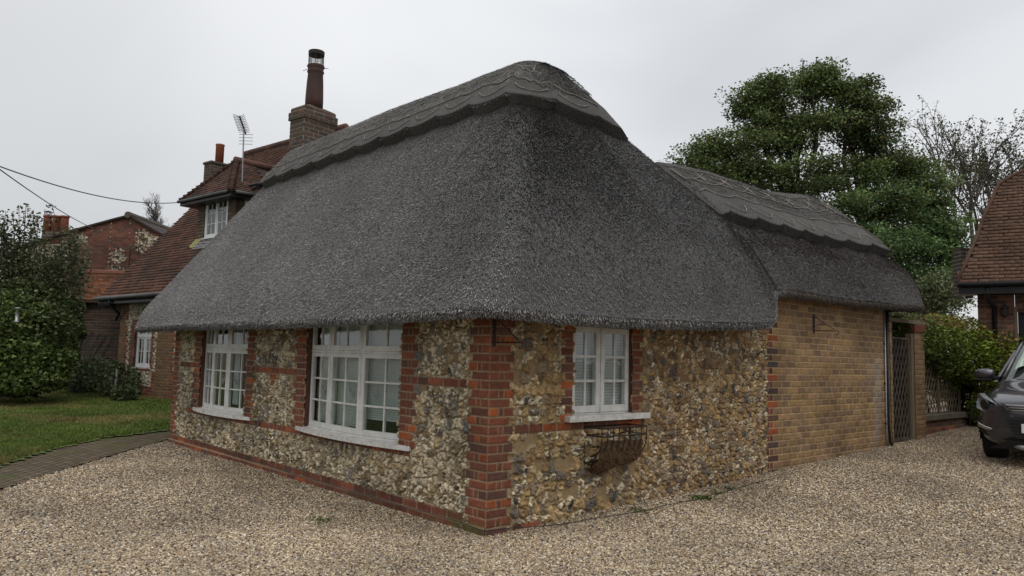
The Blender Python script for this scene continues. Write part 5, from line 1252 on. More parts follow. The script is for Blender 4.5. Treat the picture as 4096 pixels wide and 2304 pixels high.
vv, ff, kk, cc = relief_wall(lL, lR, 2.4, 6.2, 0.026, lambda U, Z, h: (CAM * np.array([1, 1, 0]))[None, None] + H2 * (GD - h * 1.5)[..., None] + R2 * U[..., None] + UP * np.minimum(Z, top_of(U))[..., None], rows_g, 0.078, 0.0, fl_g, [], seed=31, mortar=(0.12, 0.085, 0.065))
kk = np.ones_like(kk); zc_ = ((vv - CAM) @ UP) + CAM[2]; lc_ = (vv - CAM) @ R2
lowest = vv[ff][:, :, 2].max(1) - vv[ff][:, :, 2].min(1) > 0.004; ff = ff[lowest]; kk = kk[lowest]
ju = fbm(lc_ * 0.6, zc_ * 0.9, 83)[:, None]; cc = cc * (0.7 + 0.6 * ju)
split_build(vv, ff, kk, cc, [(1, "gable_facing")], gh, M_WALL)
b = MB(); base = [gw(lL, 0), gw(lR, 0)] + [gw(l, z - 0.02, -0.02) for l, z in gp_[::-1]]; base[0] = gw(lL, 0, -0.02); base[1] = gw(lR, 0, -0.02)
b.prism(base, H2 * 0.2, (0.12, 0.055, 0.04)); b.build("wall", M_WALL, gh)
b = MB()
for (l0, z0), (l1, z1) in zip(gp_[:-1], gp_[1:]):
    b.prism([gw(l0, z0, 0.12), gw(l1, z1, 0.12), gw(l1, z1 + 0.07, 0.12), gw(l0, z0 + 0.07, 0.12)], H2 * 8, (0.045, 0.035, 0.032))
pk = gp_[4]; b.tube([gw(pk[0], pk[1] + 0.05, 0.16), gw(pk[0], pk[1] + 0.05, -7.5)], 0.12, 10, (0.10, 0.085, 0.07)); b.build("roof", M_TILE, gh)
b = MB(); p = atd(338, 632, GD - 0.05); b.tube([p + R2 * 0.16 * cos(a) + UP * 0.2 * sin(a) for a in np.linspace(-0.4, 3.1, 10)] + [p - R2 * 0.16 - UP * 0.5], 0.018, 5); b.build("wall_hook", M_IRON, gh)
# rendered wing glimpsed through the shrub
b = MB(); q0, q1 = atd(20, 640, 26.2), atd(112, 640, 26.2); b.box(q0 - UP * 3.5, q1 - q0, H2 * 0.3, UP * 3.7, (0.42, 0.40, 0.30)); b.build("cream_render", M_WALL, gh)
# three-pot chimney
o = atd(108, 600, 28.6); o[2] = 0; o2 = atd(176, 600, 28.6); Lc = (o2 - o) @ R2
sc2 = brick_stack("chimney", gh, o, R2, H2, Lc, 0.6, 4.2, lz(atd(140, 581, 28.6))[1], CHP * 0.9, 0.08, True)
zt_ = lz(atd(140, 582, 28.6))[1]
for u in (118, 140, 161):
    b = MB(); p = atd(u, 580, 28.9); p[2] = zt_ - 0.02; b.lathe(p, [(0.165, 0), (0.14, 0.55), (0.135, 0.58), (0.165, 0.60), (0.165, 0.67), (0.12, 0.67), (0.10, 0.3)], 16, (0.19, 0.065, 0.04)); b.build("chimney_pot", M_WALL, sc2, True)
b = MB(); p = atd(118, 580, 28.9); p[2] = zt_ + 0.62
for k in range(6): a = k * pi / 3; b.tube([p + np.array([cos(a), sin(a), 0]) * 0.12, p + np.array([cos(a), sin(a), 0]) * 0.12 + UP * 0.17], 0.012, 4)
b.lathe(p + UP * 0.17, [(0.17, 0), (0.02, 0.05)], 12); b.build("chimney_cowl", M_IRON, sc2)
# low outbuilding with orange tiles and its long wall
ob = thing("low_outbuilding", atd(220, 960, 22), "long low brick outbuilding with an orange tiled lean roof half covered by ivy", "outbuilding")
OD = 22.0
def ow(l, z, h=0.0): return CAM * np.array([1, 1, 0]) + H2 * (OD - h) + R2 * l + UP * z
l0 = lz(atd(20, 800, OD))[0]; l1 = lz(atd(395, 800, OD))[0]; zw = lz(atd(240, 754, OD))[1]
WP = np.array([(0.062, 0.042, 0.034), (0.075, 0.046, 0.036), (0.05, 0.038, 0.033), (0.088, 0.05, 0.038), (0.06, 0.05, 0.043)])
vv, ff, kk, cc = relief_wall(l0, l1, 0.0, zw, 0.021, lambda U, Z, h: (CAM * np.array([1, 1, 0]))[None, None] + H2 * (OD - h * 1.3)[..., None] + R2 * U[..., None] + UP * Z[..., None], lambda k: stretchers(l0, l1, k, 0.225, 0.0, WP), 0.078, 0.0, None, [], seed=41, mortar=(0.115, 0.095, 0.075))
cc = np.where(cc.sum(1, keepdims=True) == 0, np.array([0.09, 0.075, 0.06]), cc); lw_ = (vv - CAM) @ R2
pale = smooth(fbm(lw_ * 0.9, vv[:, 2] * 1.1, 45), 0.5, 0.7)[:, None] * smooth(-vv[:, 2], -1.7, -0.8)[:, None]; cc = cc * (1 - 0.4 * pale) + np.array([0.13, 0.12, 0.11]) * 0.4 * pale
split_build(vv, ff, kk, cc, [(1, "brick_wall")], ob, M_WALL)
b = MB(); b.box(ow(l0, 0, -0.02), R2 * (l1 - l0), H2 * 0.2, UP * (zw - 0.05), (0.06, 0.045, 0.04)); b.build("wall_core", M_WALL, ob)
zr_ = lz(atd(240, 689, 25.2))[1]; e0 = ow(l0, zw - 0.02, 0.22); tp2 = ow(l0, zr_, -3.2); vv_ = tp2 - e0; Lv = np.linalg.norm(vv_)
rb = MB(); rb.prism([e0 - UP * 0.02, e0 + R2 * (l1 - l0) - UP * 0.02, tp2 + R2 * (l1 - l0) - UP * 0.02, tp2 - UP * 0.02], -UP * 0.05, (0.06, 0.04, 0.03)); rbo = rb.build("roof", M_TILE, ob)
tiles("roof_tiles", rbo, e0, R2, vv_ / Lv, l1 - l0, Lv, TPO * 0.9, seed=21, gauge=0.14, lift=0.03, th=0.02)
b = MB(); b.tube([tp2 + UP * 0.03, tp2 + UP * 0.03 + R2 * (l1 - l0)], 0.12, 8, (0.13, 0.06, 0.04)); b.build("ridge_tiles", M_TILE, rbo)
b = MB(); b.box(tp2 - UP * 2.0, R2 * (l1 - l0), H2 * 0.1, UP * 1.95, (0.06, 0.045, 0.04)); b.build("back_wall", M_WALL, ob)

# ---------------------------------------------------------------- garage on the right
ge = np.array([0.253, -0.967, 0]); gn = np.array([0.967, 0.253, 0]); GC = np.array([11.33, 0.05, 0])
garage = thing("garage_building", GC + ge * 2 + UP * 0.35, "brick garage with an orange brown tiled roof behind the parked car", "garage")
def gz(s, d, z): return GC + ge * s + gn * d + UP * z
GE = 3.02
gsl = 1.35; pn = gn * gsl - UP
def on_roof(u, v): r = ray(u, v); o = GC + UP * (GE + 0.02); return CAM + r * (((o - CAM) @ pn) / (r @ pn))
sil = [(2406, 713), (2438, 641), (2459, 592), (2474, 546), (2493, 507), (2506, 476), (2514, 462), (2552, 439), (2590, 424)]
rp = [on_roof(u, v) for u, v in sil]; sp_ = [((p - GC) @ ge, ((p - GC) @ gn)) for p in rp]; kf = sqrt(1 + gsl * gsl)
s_end = 6.0; poly = [(0.0, 0.0)] + [(s, d * kf) for s, d in sp_[1:]] + [(s_end, sp_[-1][1] * kf * 1.05), (s_end, 0.0)]
def in_poly(poly):
    def keep(u, v):
        ok = np.zeros(u.shape, bool); j = len(poly) - 1
        for i in range(len(poly)):
            xi, yi = poly[i]; xj, yj = poly[j]
            ok ^= ((yi > v) != (yj > v)) & (u < (xj - xi) * (v - yi) / (yj - yi + 1e-12) + xi); j = i
        return ok
    return keep
gev = (gn + UP * gsl) / kf
b = MB(); b.prism([gz(s, 0, GE) + gev * t - UP * 0.02 for s, t in poly], -UP * 0.06, (0.05, 0.035, 0.03)); gr = b.build("roof", M_TILE, garage)
b = MB(); b.tube([gz(s, 0, GE) + gev * t + gn * 0.0 + UP * 0.02 for s, t in poly[:-1]], 0.035, 6, (0.085, 0.05, 0.036)); b.build("verge_edging", M_TILE, garage, True)
TPG = np.array([(0.128, 0.074, 0.050), (0.138, 0.079, 0.052), (0.118, 0.070, 0.050), (0.132, 0.080, 0.056)])
tiles("roof_tiles", gr, gz(0, 0, GE), ge, gev, s_end, 4.2, TPG, in_poly(poly), seed=31, gauge=0.088, lift=0.030, th=0.018)
b = MB(); b.box(gz(0.02, 0.0, GE - 0.20), ge * 6, gn * 0.03, UP * 0.19); b.box(gz(0.02, 0.031, GE - 0.20), ge * 6, gn * 0.35, UP * 0.03); b.box(gz(0.02, 0.031, GE - 0.169), ge * 0.03, gn * 2.5, UP * 0.16); b.build("fascia", M_BLACK, garage)
b = MB(); b.tube([gz(0.0, -0.05, GE - 0.03), gz(6, -0.05, GE - 0.03)], 0.05, 8); b.build("gutter", M_BLACK, garage, True)
GRB = np.array([(0.125, 0.055, 0.038), (0.15, 0.065, 0.042), (0.10, 0.05, 0.037), (0.17, 0.075, 0.048)])
WD = 0.36
def gwall(s0, s1, z0, z1, seed):
    a, f_, k_, c_ = relief_wall(s0, s1, z0, z1, 0.016, lambda U, Z, h: GC[None, None] + ge * U[..., None] + gn * (WD - h)[..., None] + UP * Z[..., None], lambda k: stretchers(s0, s1, k, 0.225, 0, GRB), 0.078, 0.0, None, [], seed=seed, mortar=(0.16, 0.125, 0.10))
    c_ = np.where(c_.sum(1, keepdims=True) == 0, np.array([0.13, 0.1, 0.08]), c_); return split_build(a, f_, k_, c_, [(1, "brick_wall")], garage, M_WALL)
gwall(0.30, 0.88, 0.2, GE - 0.2, 51); gwall(0.88, 6.0, 2.50, GE - 0.2, 52)
b = MB(); b.box(gz(0.30, WD + 0.01, 0.1), ge * 0.57, gn * 0.2, UP * (GE - 0.35), (0.12, 0.055, 0.04)); b.box(gz(0.30, WD + 0.22, 0.1), ge * 0.2, gn * 5, UP * (GE - 0.35), (0.12, 0.055, 0.04)); b.build("side_wall", M_WALL, garage)
b = MB()
for k in range(17): b.box(gz(0.92, WD + 0.14, 0.30 + k * 0.14), ge * 5.0, gn * 0.03, UP * 0.132, (0.018, 0.013, 0.012))
b.box(gz(0.92, WD + 0.175, 0.30), ge * 5.0, gn * 0.03, UP * 2.5, (0.01, 0.008, 0.008)); gd = b.build("garage_door", mat_noise("dark_door", (0.016, 0.012, 0.011), (0.028, 0.021, 0.019), 5, 0.5), garage)
b = MB(); b.box(gz(0.865, WD - 0.02, 0.3), ge * 0.05, gn * 0.15, UP * 2.3); b.build("door_frame", M_TIMBER, garage)
b = MB(); b.tube([gz(0.47, 0.0, GE - 0.08), gz(0.47, 0.1, GE - 0.30), gz(0.56, WD - 0.05, GE - 0.42), gz(0.56, WD - 0.05, 0.4)], 0.042, 8); b.build("downpipe", M_BLACK, garage, True)
t = thing("garage_lamp", gz(0.72, WD - 0.1, 2.5), "small black lantern on the garage wall beside the downpipe", "lamp"); b = MB(); b.lathe(gz(0.72, WD - 0.10, 2.40), [(0.02, 0), (0.05, 0.04), (0.06, 0.16), (0.075, 0.17), (0.02, 0.24)], 8); b.tube([gz(0.72, WD, 2.62), gz(0.72, WD - 0.1, 2.68), gz(0.72, WD - 0.1, 2.63)], 0.008, 5); b.build("lantern", M_IRON, t)
p = atd(2420, 700, 15.5); p[2] = 0; brick_stack("chimney", garage, p, R2, H2, 0.22, 0.3, 2.9, lz(atd(2424, 624, 15.5))[1], CHP * 0.6, 0.08, False)

# ---------------------------------------------------------------- foliage
def leaf_mesh(name, P, size, col, parent, up_bias=0.4, aspect=0.62, mat=None):
    n = len(P); d = rng.standard_normal((n, 3)); d[:, 2] *= 0.5; d /= np.linalg.norm(d, axis=1, keepdims=True)
    nn = rng.standard_normal((n, 3)) * (1 - up_bias) + np.array([0, 0, 1.0]) * up_bias; w = np.cross(d, nn); w /= np.linalg.norm(w, axis=1, keepdims=True) + 1e-9
    nm = np.cross(w, d)
    s = (np.asarray(size) * (0.7 + 0.6 * rng.random(n)))[:, None] / 2
    v = np.stack([P - d * s, P + w * s * aspect + nm * s * 0.12 - d * s * 0.15, P + d * s - nm * s * 0.25, P - w * s * aspect + nm * s * 0.12 - d * s * 0.15], 1).reshape(-1, 3)
    return mk(name, v, np.arange(4 * n).reshape(-1, 4), mat or M_LEAF, parent, False, np.repeat(col, 4, 0))
def cols(n, lo, hi, p=None, var=0.25):
    g = rng.random((n, 1)); return (np.array(lo) * (1 - g) + np.array(hi) * g) * (1 - var + 2 * var * rng.random((n, 1)))
def curve(a, b_, bend=0.12, n=6, sag=0.0):
    a = np.array(a, float); b_ = np.array(b_, float); L = np.linalg.norm(b_ - a); off = np.array([random.gauss(0, 1), random.gauss(0, 1), random.gauss(0, 0.5)]) * L * bend
    return [a + (b_ - a) * t + off * sin(pi * t) - UP * sag * L * sin(pi * t) for t in np.linspace(0, 1, n)]
M_BARKD = mat_noise("dark_bark", (0.022, 0.020, 0.017), (0.05, 0.045, 0.038), 9, 0.9, 0.01, 30)
def big_tree():
    base = at(2135, 900, 24.5); base[2] = ground_z(base[0], base[1]); t = thing("sycamore_tree", base, "large dark green broadleaf tree rising behind the low thatched roof", "tree")
    # lobes: u, v, depth, radius (m), vertical radius, clumps
    lobes = [(1900, 240, 24, .50, .42, 11), (1955, 228, 24, .48, .40, 10), (1898, 300, 23.8, .55, .5, 11), (1965, 290, 24, .7, .6, 13), (2035, 222, 24.5, .6, .55, 13), (2058, 195, 24.5, .38, .35, 7), (2112, 238, 24.5, .55, .5, 11), (2163, 222, 24.6, .30, .40, 7), (2190, 275, 24.5, .48, .5, 10), (2120, 318, 24.8, .9, .65, 16), (2025, 338, 24.2, 1.0, .65, 16), (2208, 345, 24.5, .55, .6, 11), (1935, 372, 23.8, .9, .5, 13),
             (1768, 400, 23.4, .50, .45, 10), (1810, 368, 23.5, .6, .38, 10), (1850, 415, 23.5, .6, .5, 10), (1800, 440, 23.4, .6, .3, 8), (1900, 442, 23.6, .8, .45, 10), (2000, 452, 23.6, 1.2, .6, 15), (2120, 428, 24.4, 1.1, .7, 17), (2235, 425, 24.8, .75, .7, 14), (2300, 425, 25, .50, .40, 8), (2325, 480, 24.8, .65, .6, 12), (2200, 520, 24, 1.3, .8, 26), (2060, 540, 23.2, 1.2, .7, 17),
             (2330, 570, 24.5, .85, .9, 20), (2275, 645, 24, 1.2, 1.0, 26), (2380, 640, 24, .45, 1.0, 13), (2345, 730, 23.6, .8, .7, 18), (2180, 615, 23, 1.2, .7, 18), (2255, 735, 23.4, .8, .6, 10)]
    forks = [(base + UP * 2.0, None)]
    trunk = [base - UP * 0.3, base + UP * 1.2 + R2 * 0.05, base + UP * 2.6 - R2 * 0.1]; b = MB(); b.tube(trunk, [0.42, 0.33, 0.28], 10)
    mids = [at(2060, 560, 24.3), at(2170, 560, 24.5), at(1985, 545, 24), at(2260, 640, 24)]
    limbs = []
    for m in mids:
        pts = curve(trunk[-1], m, 0.06, 6); b.tube(pts, np.linspace(0.25, 0.13, 6), 8); limbs.append(m)
    PL = []; PC = []
    for (u, v, Z, r, rz, nc) in lobes:
        c = at(u, v, Z); j = int(np.argmin([np.linalg.norm(m - c) + (0.6 if (m[2] > c[2]) else 0) for m in limbs]))
        st = limbs[j]; pts = curve(st, c - UP * 0.1, 0.08, 7); b.tube(pts, np.linspace(0.10, 0.035, 7), 6)
        for i in range(nc):
            d = rng.standard_normal(3); d /= np.linalg.norm(d); rr = (0.45 + 0.6 * rng.random()); q = c + d * np.array([r, r, rz]) * rr * 1.05
            tw = curve(pts[random.randint(3, 6)], q, 0.12, 5); b.tube(tw, np.linspace(0.028, 0.008, 5), 4)
            nl = int(230 + 150 * rng.random()); cr_ = 0.42 + 0.38 * rng.random()
            o = rng.standard_normal((nl, 3)); o /= np.linalg.norm(o, axis=1, keepdims=True); o = o * (rng.random((nl, 1)) ** 0.6) * np.array([cr_ * 1.2, cr_ * 1.2, cr_ * 0.5])
            PL.append(q + o); tint = 0.55 + 0.8 * rng.random(); low = np.clip((v - 420) / 300, 0, 1)
            cc_ = cols(nl, (0.075, 0.122, 0.046), (0.165, 0.220, 0.078)) * tint * np.array([1.0 - 0.15 * low, 1.0 + 0.1 * low, 1.0]); br = rng.random(nl) < 0.12 * (1 - low); cc_[br] = cc_[br] * np.array([1.7, 1.05, 0.9]); PC.append(cc_)
    b.build("trunk", M_BARKD, t, True)
    P = np.concatenate(PL); Cc = np.concatenate(PC)
    tops = []
    for (u, v0, v1) in ((2018, 205, 150), (2052, 190, 143), (2091, 200, 145)):
        a, e = at(u, v0, 24.5), at(u + 2, v1, 24.5); b2 = MB(); b2.tube([a, e], [0.03, 0.014], 4); b2.build("leading_shoot", M_BARK, t); k = 26; tt_ = rng.random((k, 1)); tops.append(a + (e - a) * tt_ + 0.05 * rng.standard_normal((k, 3)))
    tp = np.concatenate(tops); P = np.concatenate([P, tp]); Cc = np.concatenate([Cc, cols(len(tp), (0.05, 0.06, 0.03), (0.08, 0.08, 0.035))])
    leaf_mesh("crown", P, 0.088, Cc, t, 0.55, 0.75)
big_tree()
def twiggy(name, base, tip, spread, depth, label, r0, seed, leaves=None, lab2="tree", group=None, droop=0.0, mat=None, kids=3, tall=0.42):
    rs = random.Random(seed); t = thing(name, base, label, lab2, group); b = MB(); L_ = []
    def grow(p, d, L, r, k):
        n = 4; pts = [p]; q = p.copy(); dd = d.copy()
        for i in range(n):
            dd = dd + np.array([rs.gauss(0, .13), rs.gauss(0, .13), rs.gauss(0, .08) + 0.05]); dd /= np.linalg.norm(dd); q = q + dd * L / n; pts.append(q.copy())
        b.tube(pts, list(np.linspace(r, r * 0.6, n + 1)), 6 if r > 0.03 else (4 if r > 0.012 else 3), cap=False)
        if k == 0: L_.append(q); L_.append(pts[2]); return
        for i in range(kids + (1 if rs.random() < 0.4 else 0)):
            st = pts[rs.randint(2, n)]; nd = dd + np.array([rs.gauss(0, spread), rs.gauss(0, spread), rs.gauss(0, spread * 0.5) + 0.12]); nd /= np.linalg.norm(nd); grow(st, nd, L * rs.uniform(0.55, 0.78), r * 0.58, k - 1)
    d = np.array(tip) - np.array(base); L = np.linalg.norm(d); grow(np.array(base, float), d / L, L * tall, r0, depth)
    b.build("branches", mat or M_BARK, t)
    if leaves:
        P = np.array(L_); P = np.repeat(P, leaves[0], 0) + rng.standard_normal((len(P) * leaves[0], 3)) * leaves[1]
        leaf_mesh("buds", P, leaves[2], cols(len(P), leaves[3], leaves[4]), t)
    return t
bb = at(2515, 850, 27.5); bb[2] = 0.4
twiggy("sparse_tree", bb, at(2500, 330, 27.5), 0.42, 5, "open twiggy tree just coming into leaf behind the garage roof", 0.16, 3, (4, 0.07, 0.10, (0.06, 0.06, 0.035), (0.12, 0.12, 0.06)), tall=0.50)
bb = at(2600, 850, 29); bb[2] = 0.4
twiggy("sparse_tree", bb, at(2575, 300, 29), 0.40, 5, "second twiggy tree with the fuller leafy top at the right edge", 0.16, 8, (6, 0.08, 0.11, (0.06, 0.065, 0.035), (0.11, 0.12, 0.05)), tall=0.52)
bb = at(2425, 850, 26); bb[2] = 0.4
twiggy("sparse_tree", bb, at(2425, 480, 26), 0.34, 5, "thin bare tree leaning between the green tree and the garage", 0.10, 12, (3, 0.06, 0.09, (0.06, 0.065, 0.035), (0.11, 0.11, 0.05)))
bb = at(400, 640, 42); twiggy("bare_bush", bb, at(402, 505, 42), 0.5, 5, "distant bare bush showing between the gable and the tiled roof", 0.07, 5, None, "bush", kids=4)

# shrub mass on the left: dense maple shrub with tall shoots
def shrub_left():
    base = at(60, 955, 17.5); base[2] = ground_z(base[0], base[1]) + 0.02
    t = thing("maple_shrub", base, "tall dense dark green maple shrub on the left edge of the lawn", "shrub")
    b = MB(); PL = []; PC = []; S = []
    def blob(u, v, Z, r, rz, n, lo, hi, sz):
        c = at(u, v, Z); o = rng.standard_normal((n, 3)); o /= np.linalg.norm(o, axis=1, keepdims=True); o *= (0.55 + 0.5 * rng.random((n, 1)) ** 0.5); PL.append(c + o * np.array([r, r, rz])); PC.append(cols(n, lo, hi) * (0.7 + 0.6 * fbm(o[:, 0] * 3, o[:, 2] * 3, 5))[:, None]); S.append(np.full(n, sz)); return c
    dk = ((0.055, 0.082, 0.032), (0.14, 0.18, 0.065)); md = ((0.055, 0.090, 0.026), (0.15, 0.20, 0.055)); gy = ((0.075, 0.092, 0.050), (0.165, 0.18, 0.085))
    for (u, v, Z, r, rz, n, q, sz) in [(-60, 880, 17, 1.1, .9, 4420, md, 0.094), (20, 900, 17, .9, .7, 4080, md, 0.101), (90, 910, 17.4, .8, .6, 3740, md, 0.108), (10, 820, 17.3, 1.0, .8, 4420, md, 0.086), (95, 830, 17.6, .8, .7, 3400, dk, 0.086), (140, 885, 18, .5, .55, 1870, dk, 0.094), (40, 955, 17, 1.0, .35, 2550, md, 0.086), (110, 950, 17.4, .6, .3, 1530, dk, 0.086), (60, 770, 18, 1.0, .7, 3400, dk, 0.079),
                                   (-20, 730, 18, 1.0, .9, 3400, dk, 0.072), (30, 690, 18.2, 1.0, .6, 2550, gy, 0.065), (110, 720, 18.6, .7, .7, 1870, dk, 0.065), (160, 790, 19, .5, .7, 1190, dk, 0.072), (-40, 650, 18, .9, .7, 1870, gy, 0.065), (160, 690, 18.8, .5, .6, 714, gy, 0.058), (185, 640, 19, .4, .5, 442, gy, 0.058), (90, 650, 18.5, .55, .5, 714, gy, 0.058)]:
        c = blob(u, v, Z, r, rz, n, *q, sz)
        for k in range(4): b.tube(curve(base + np.array([random.uniform(-.9, .3), random.uniform(-.3, .8), 0.15]), c + rng.standard_normal(3) * r * 0.5, 0.1, 6), np.linspace(0.03, 0.008, 6), 4)
    shoots = [(-8, 535), (8, 560), (14, 530), (32, 545), (48, 520), (66, 512), (84, 530), (78, 560), (92, 545), (100, 555), (128, 510), (186, 575), (176, 566), (20, 590), (56, 580), (105, 590), (-30, 520), (-45, 500), (40, 600), (180, 600), (196, 625), (210, 650), (150, 620)]
    for u, v in shoots:
        Z = 17.6 + random.random() * 1.2; a = at(u + random.uniform(-12, 22), 740, Z); e = at(u, v, Z); pts = curve(a, e, 0.04, 8); b.tube(pts, np.linspace(0.018, 0.005, 8), 4)
        n = 170; k = rng.random(n) ** 0.8; idx = k * 7; i0 = np.minimum(idx.astype(int), 6); pp = np.array(pts); P = pp[i0] + (pp[i0 + 1] - pp[i0]) * (idx - i0)[:, None]
        # leaves stand in pairs up the shoot
        P = P + rng.standard_normal((n, 3)) * np.array([0.085, 0.085, 0.03]); PL.append(P); PC.append(cols(n, (0.05, 0.06, 0.034), (0.115, 0.125, 0.062))); S.append(np.full(n, 0.075))
    b.build("stems", M_BARK, t); P = np.concatenate(PL); k = P[:, 2] > base[2] + 0.02
    leaf_mesh("foliage", P[k], np.concatenate(S)[k], np.concatenate(PC)[k], t, 0.5, 0.8)
shrub_left()
def leafy(name, label, cat, blobs, size, lo, hi, depth_n=4, group=None, parent_base=None, up=0.45, stems=10, tipc=None):
    c0 = np.mean([bl[0] for bl in blobs], 0); base = np.array(parent_base if parent_base is not None else [c0[0], c0[1], float(ground_z(c0[0], c0[1]))])
    t = thing(name, base, label, cat, group); PL = []; PC = []; b = MB()
    for (c, r, n) in blobs:
        o = rng.standard_normal((n, 3)); o /= np.linalg.norm(o, axis=1, keepdims=True); o *= (0.5 + 0.58 * rng.random((n, 1)) ** 0.5); P = np.array(c) + o * np.array(r); cc_ = cols(n, lo, hi) * (0.65 + 0.7 * fbm(P[:, 0] * 2.3 + P[:, 1] * 2.3, P[:, 2] * 2.3, 9))[:, None]
        if tipc is not None:
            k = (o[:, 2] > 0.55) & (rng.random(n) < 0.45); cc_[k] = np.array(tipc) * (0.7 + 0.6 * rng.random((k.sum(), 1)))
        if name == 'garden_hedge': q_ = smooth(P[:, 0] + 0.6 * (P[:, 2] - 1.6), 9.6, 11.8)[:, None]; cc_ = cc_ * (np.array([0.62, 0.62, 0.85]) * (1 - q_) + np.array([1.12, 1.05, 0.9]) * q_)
        PL.append(P); PC.append(cc_)
        for q in range(max(1, stems // len(blobs))): b.tube(curve((base if stems > 0 else np.array([c[0], c[1] + 0.2, float(ground_z(c[0], c[1]))])) + np.array([random.uniform(-.2, .2), random.uniform(-.2, .2), 0.05]), np.array(c) + rng.standard_normal(3) * np.array(r) * 0.5, 0.1, 5), np.linspace(0.02, 0.006, 5), 4)
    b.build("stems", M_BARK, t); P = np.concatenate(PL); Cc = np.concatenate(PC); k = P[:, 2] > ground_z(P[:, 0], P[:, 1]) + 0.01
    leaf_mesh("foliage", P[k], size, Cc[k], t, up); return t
# ivy on the outbuilding wall
P = []; 
for i in range(5200):
    u = random.uniform(40, 345); v = random.uniform(748, 965); lim = 222 - (v - 755) * 0.30 + 12 * sin(v * 0.07) + 7 * sin(v * 0.19)
    if u < lim and not (v < 757 and u > 212): p = atd(u, v, OD - random.uniform(0.03, 0.32) * (1 if u < lim - 25 else 0.4)); P.append(p)
P = np.array(P); iv = thing("wall_ivy", atd(150, 950, 21.8), "ivy climbing over the left half of the outbuilding wall", "ivy")
leaf_mesh("ivy_leaves", P, 0.13, cols(len(P), (0.03, 0.055, 0.017), (0.085, 0.13, 0.036)) * (0.6 + 0.8 * fbm(P[:, 0] * 1.7, P[:, 2] * 1.7, 15))[:, None], iv, 0.15)
b = MB()
for i in range(14): b.tube(curve(atd(60 + i * 12, 965, 21.95), atd(60 + i * 17, 770 + 6 * i, 21.97), 0.03, 6), 0.012, 4)
b.build("ivy_stems", M_BARK, iv)
# low planting along the foot of the wall
for i, (u, v, Z, r, lb) in enumerate([(195, 948, 20.3, .50, "low dark shrub at the wall foot nearest the maple"), (240, 940, 20.6, .60, "low leafy shrub under the plain brick wall"), (282, 950, 19.4, .55, "low shrub beside the grey drain stub at the house corner"), (318, 990, 18.2, .28, "small straggly weed clump at the front corner of the tiled house")]):
    c = at(u, v, Z); leafy("border_shrub", lb, "shrub", [(c, (r * 1.2, r * 1.2, r * 0.75), int(1500 * r))], 0.10, (0.035, 0.055, 0.024), (0.085, 0.115, 0.045), group="low shrubs in the border")
b = MB(); q = at(292, 960, 19.0); q2 = q.copy(); q2[2] = ground_z(q[0], q[1]); t = thing("pipe_stub", q2, "short pale pipe standing in the border by the house corner", "pipe"); b.tube([q2, q2 + UP * 0.55, q2 + UP * 0.75], [0.035, 0.035, 0.02], 8); b.build("pipe", M_STEEL, t)
# hedge over the trellis
bl = []
for (x, y, z, rx, ry, rz, n) in [(9.2, 0.35, 2.15, .55, .35, .22, 2200), (10.0, 0.30, 1.95, .8, .45, .42, 5200), (10.9, 0.25, 1.85, .8, .5, .55, 6000), (11.7, 0.1, 1.8, .8, .55, .6, 6500), (12.0, -0.35, 1.6, .6, .55, .62, 5200), (10.4, 0.50, 1.45, .8, .22, .25, 2400), (11.5, 0.42, 1.3, .5, .3, .4, 2600), (12.15, -0.5, 1.1, .5, .4, .6, 3200), (11.9, -.2, .75, .4, .3, .35, 1400)]:
    bl.append((np.array([x, y, z]), (rx, ry, rz), n))
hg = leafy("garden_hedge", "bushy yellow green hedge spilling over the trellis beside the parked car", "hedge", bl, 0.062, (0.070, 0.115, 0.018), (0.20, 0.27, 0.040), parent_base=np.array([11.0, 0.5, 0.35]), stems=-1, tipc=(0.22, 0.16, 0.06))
# dark evergreen mass behind the gateway and trees closing the view behind the hedge
leafy("backdrop_bush", "dark evergreen bush behind the gate lintel under the thatch end", "bush", [(np.array([10.2, 2.6, 1.6]), (1.0, .8, 1.2), 2600), (np.array([11.6, 2.4, 1.3]), (1.1, .8, 1.1), 2400), (np.array([11.0, 1.3, 0.8]), (1.2, .4, .6), 2600), (np.array([12.3, 0.25, 0.75]), (.45, .3, .5), 1500)], 0.10, (0.014, 0.024, 0.010), (0.035, 0.05, 0.02), stems=10)
t_ = twiggy("pale_sapling", np.array([19.0, 4.0, 0.5]), at(2405, 700, 22), 0.5, 4, "pale light green sapling seen between the big tree and the garage wall", 0.05, 21, (14, 0.16, 0.09, (0.10, 0.13, 0.06), (0.22, 0.26, 0.13)), kids=4)

# ---------------------------------------------------------------- overhead wires, feeder, ground cable, weeds
def wire(p, q, sag, label):
    t = thing("overhead_wire", (np.array(p) + np.array(q)) / 2, label, "wire", "overhead wires"); b = MB()
    b.tube([np.array(p) + (np.array(q) - np.array(p)) * s - UP * sag * 4 * s * (1 - s) for s in np.linspace(0, 1, 30)], 0.011, 5); b.build("wire_span", M_BLACK, t)
pA = at(0, 380, 11.5); pB = hw(DEA - 0.02, DEB1 - 0.05, DEZ - 0.02); dAB = pA - pB
wire(pA + dAB * 0.55 + UP * 0.35, pB, 0.50, "upper black wire running from the left sky to the dormer eave")
pC = at(0, 433, 12.5); pD = atd(240, 577, GD - 0.2); wire(pC + (pC - pD) * 0.5 + UP * 0.3, pD, 0.18, "lower black wire running down to the brick gable")
fd = at(43, 792, 15.6); t = thing("bird_feeder", fd, "slim silver bird feeder hanging in front of the maple shrub", "feeder"); b = MB(); b.lathe(fd - UP * 0.15, [(0.055, 0), (0.055, 0.02), (0.03, 0.03), (0.03, 0.27), (0.055, 0.28), (0.05, 0.30)], 12); b.build("seed_tube", M_STEEL, t, True); b = MB(); b.tube([fd + UP * 0.14, fd + UP * 0.75], 0.004, 4); b.build("hanging_wire", M_IRON, t)
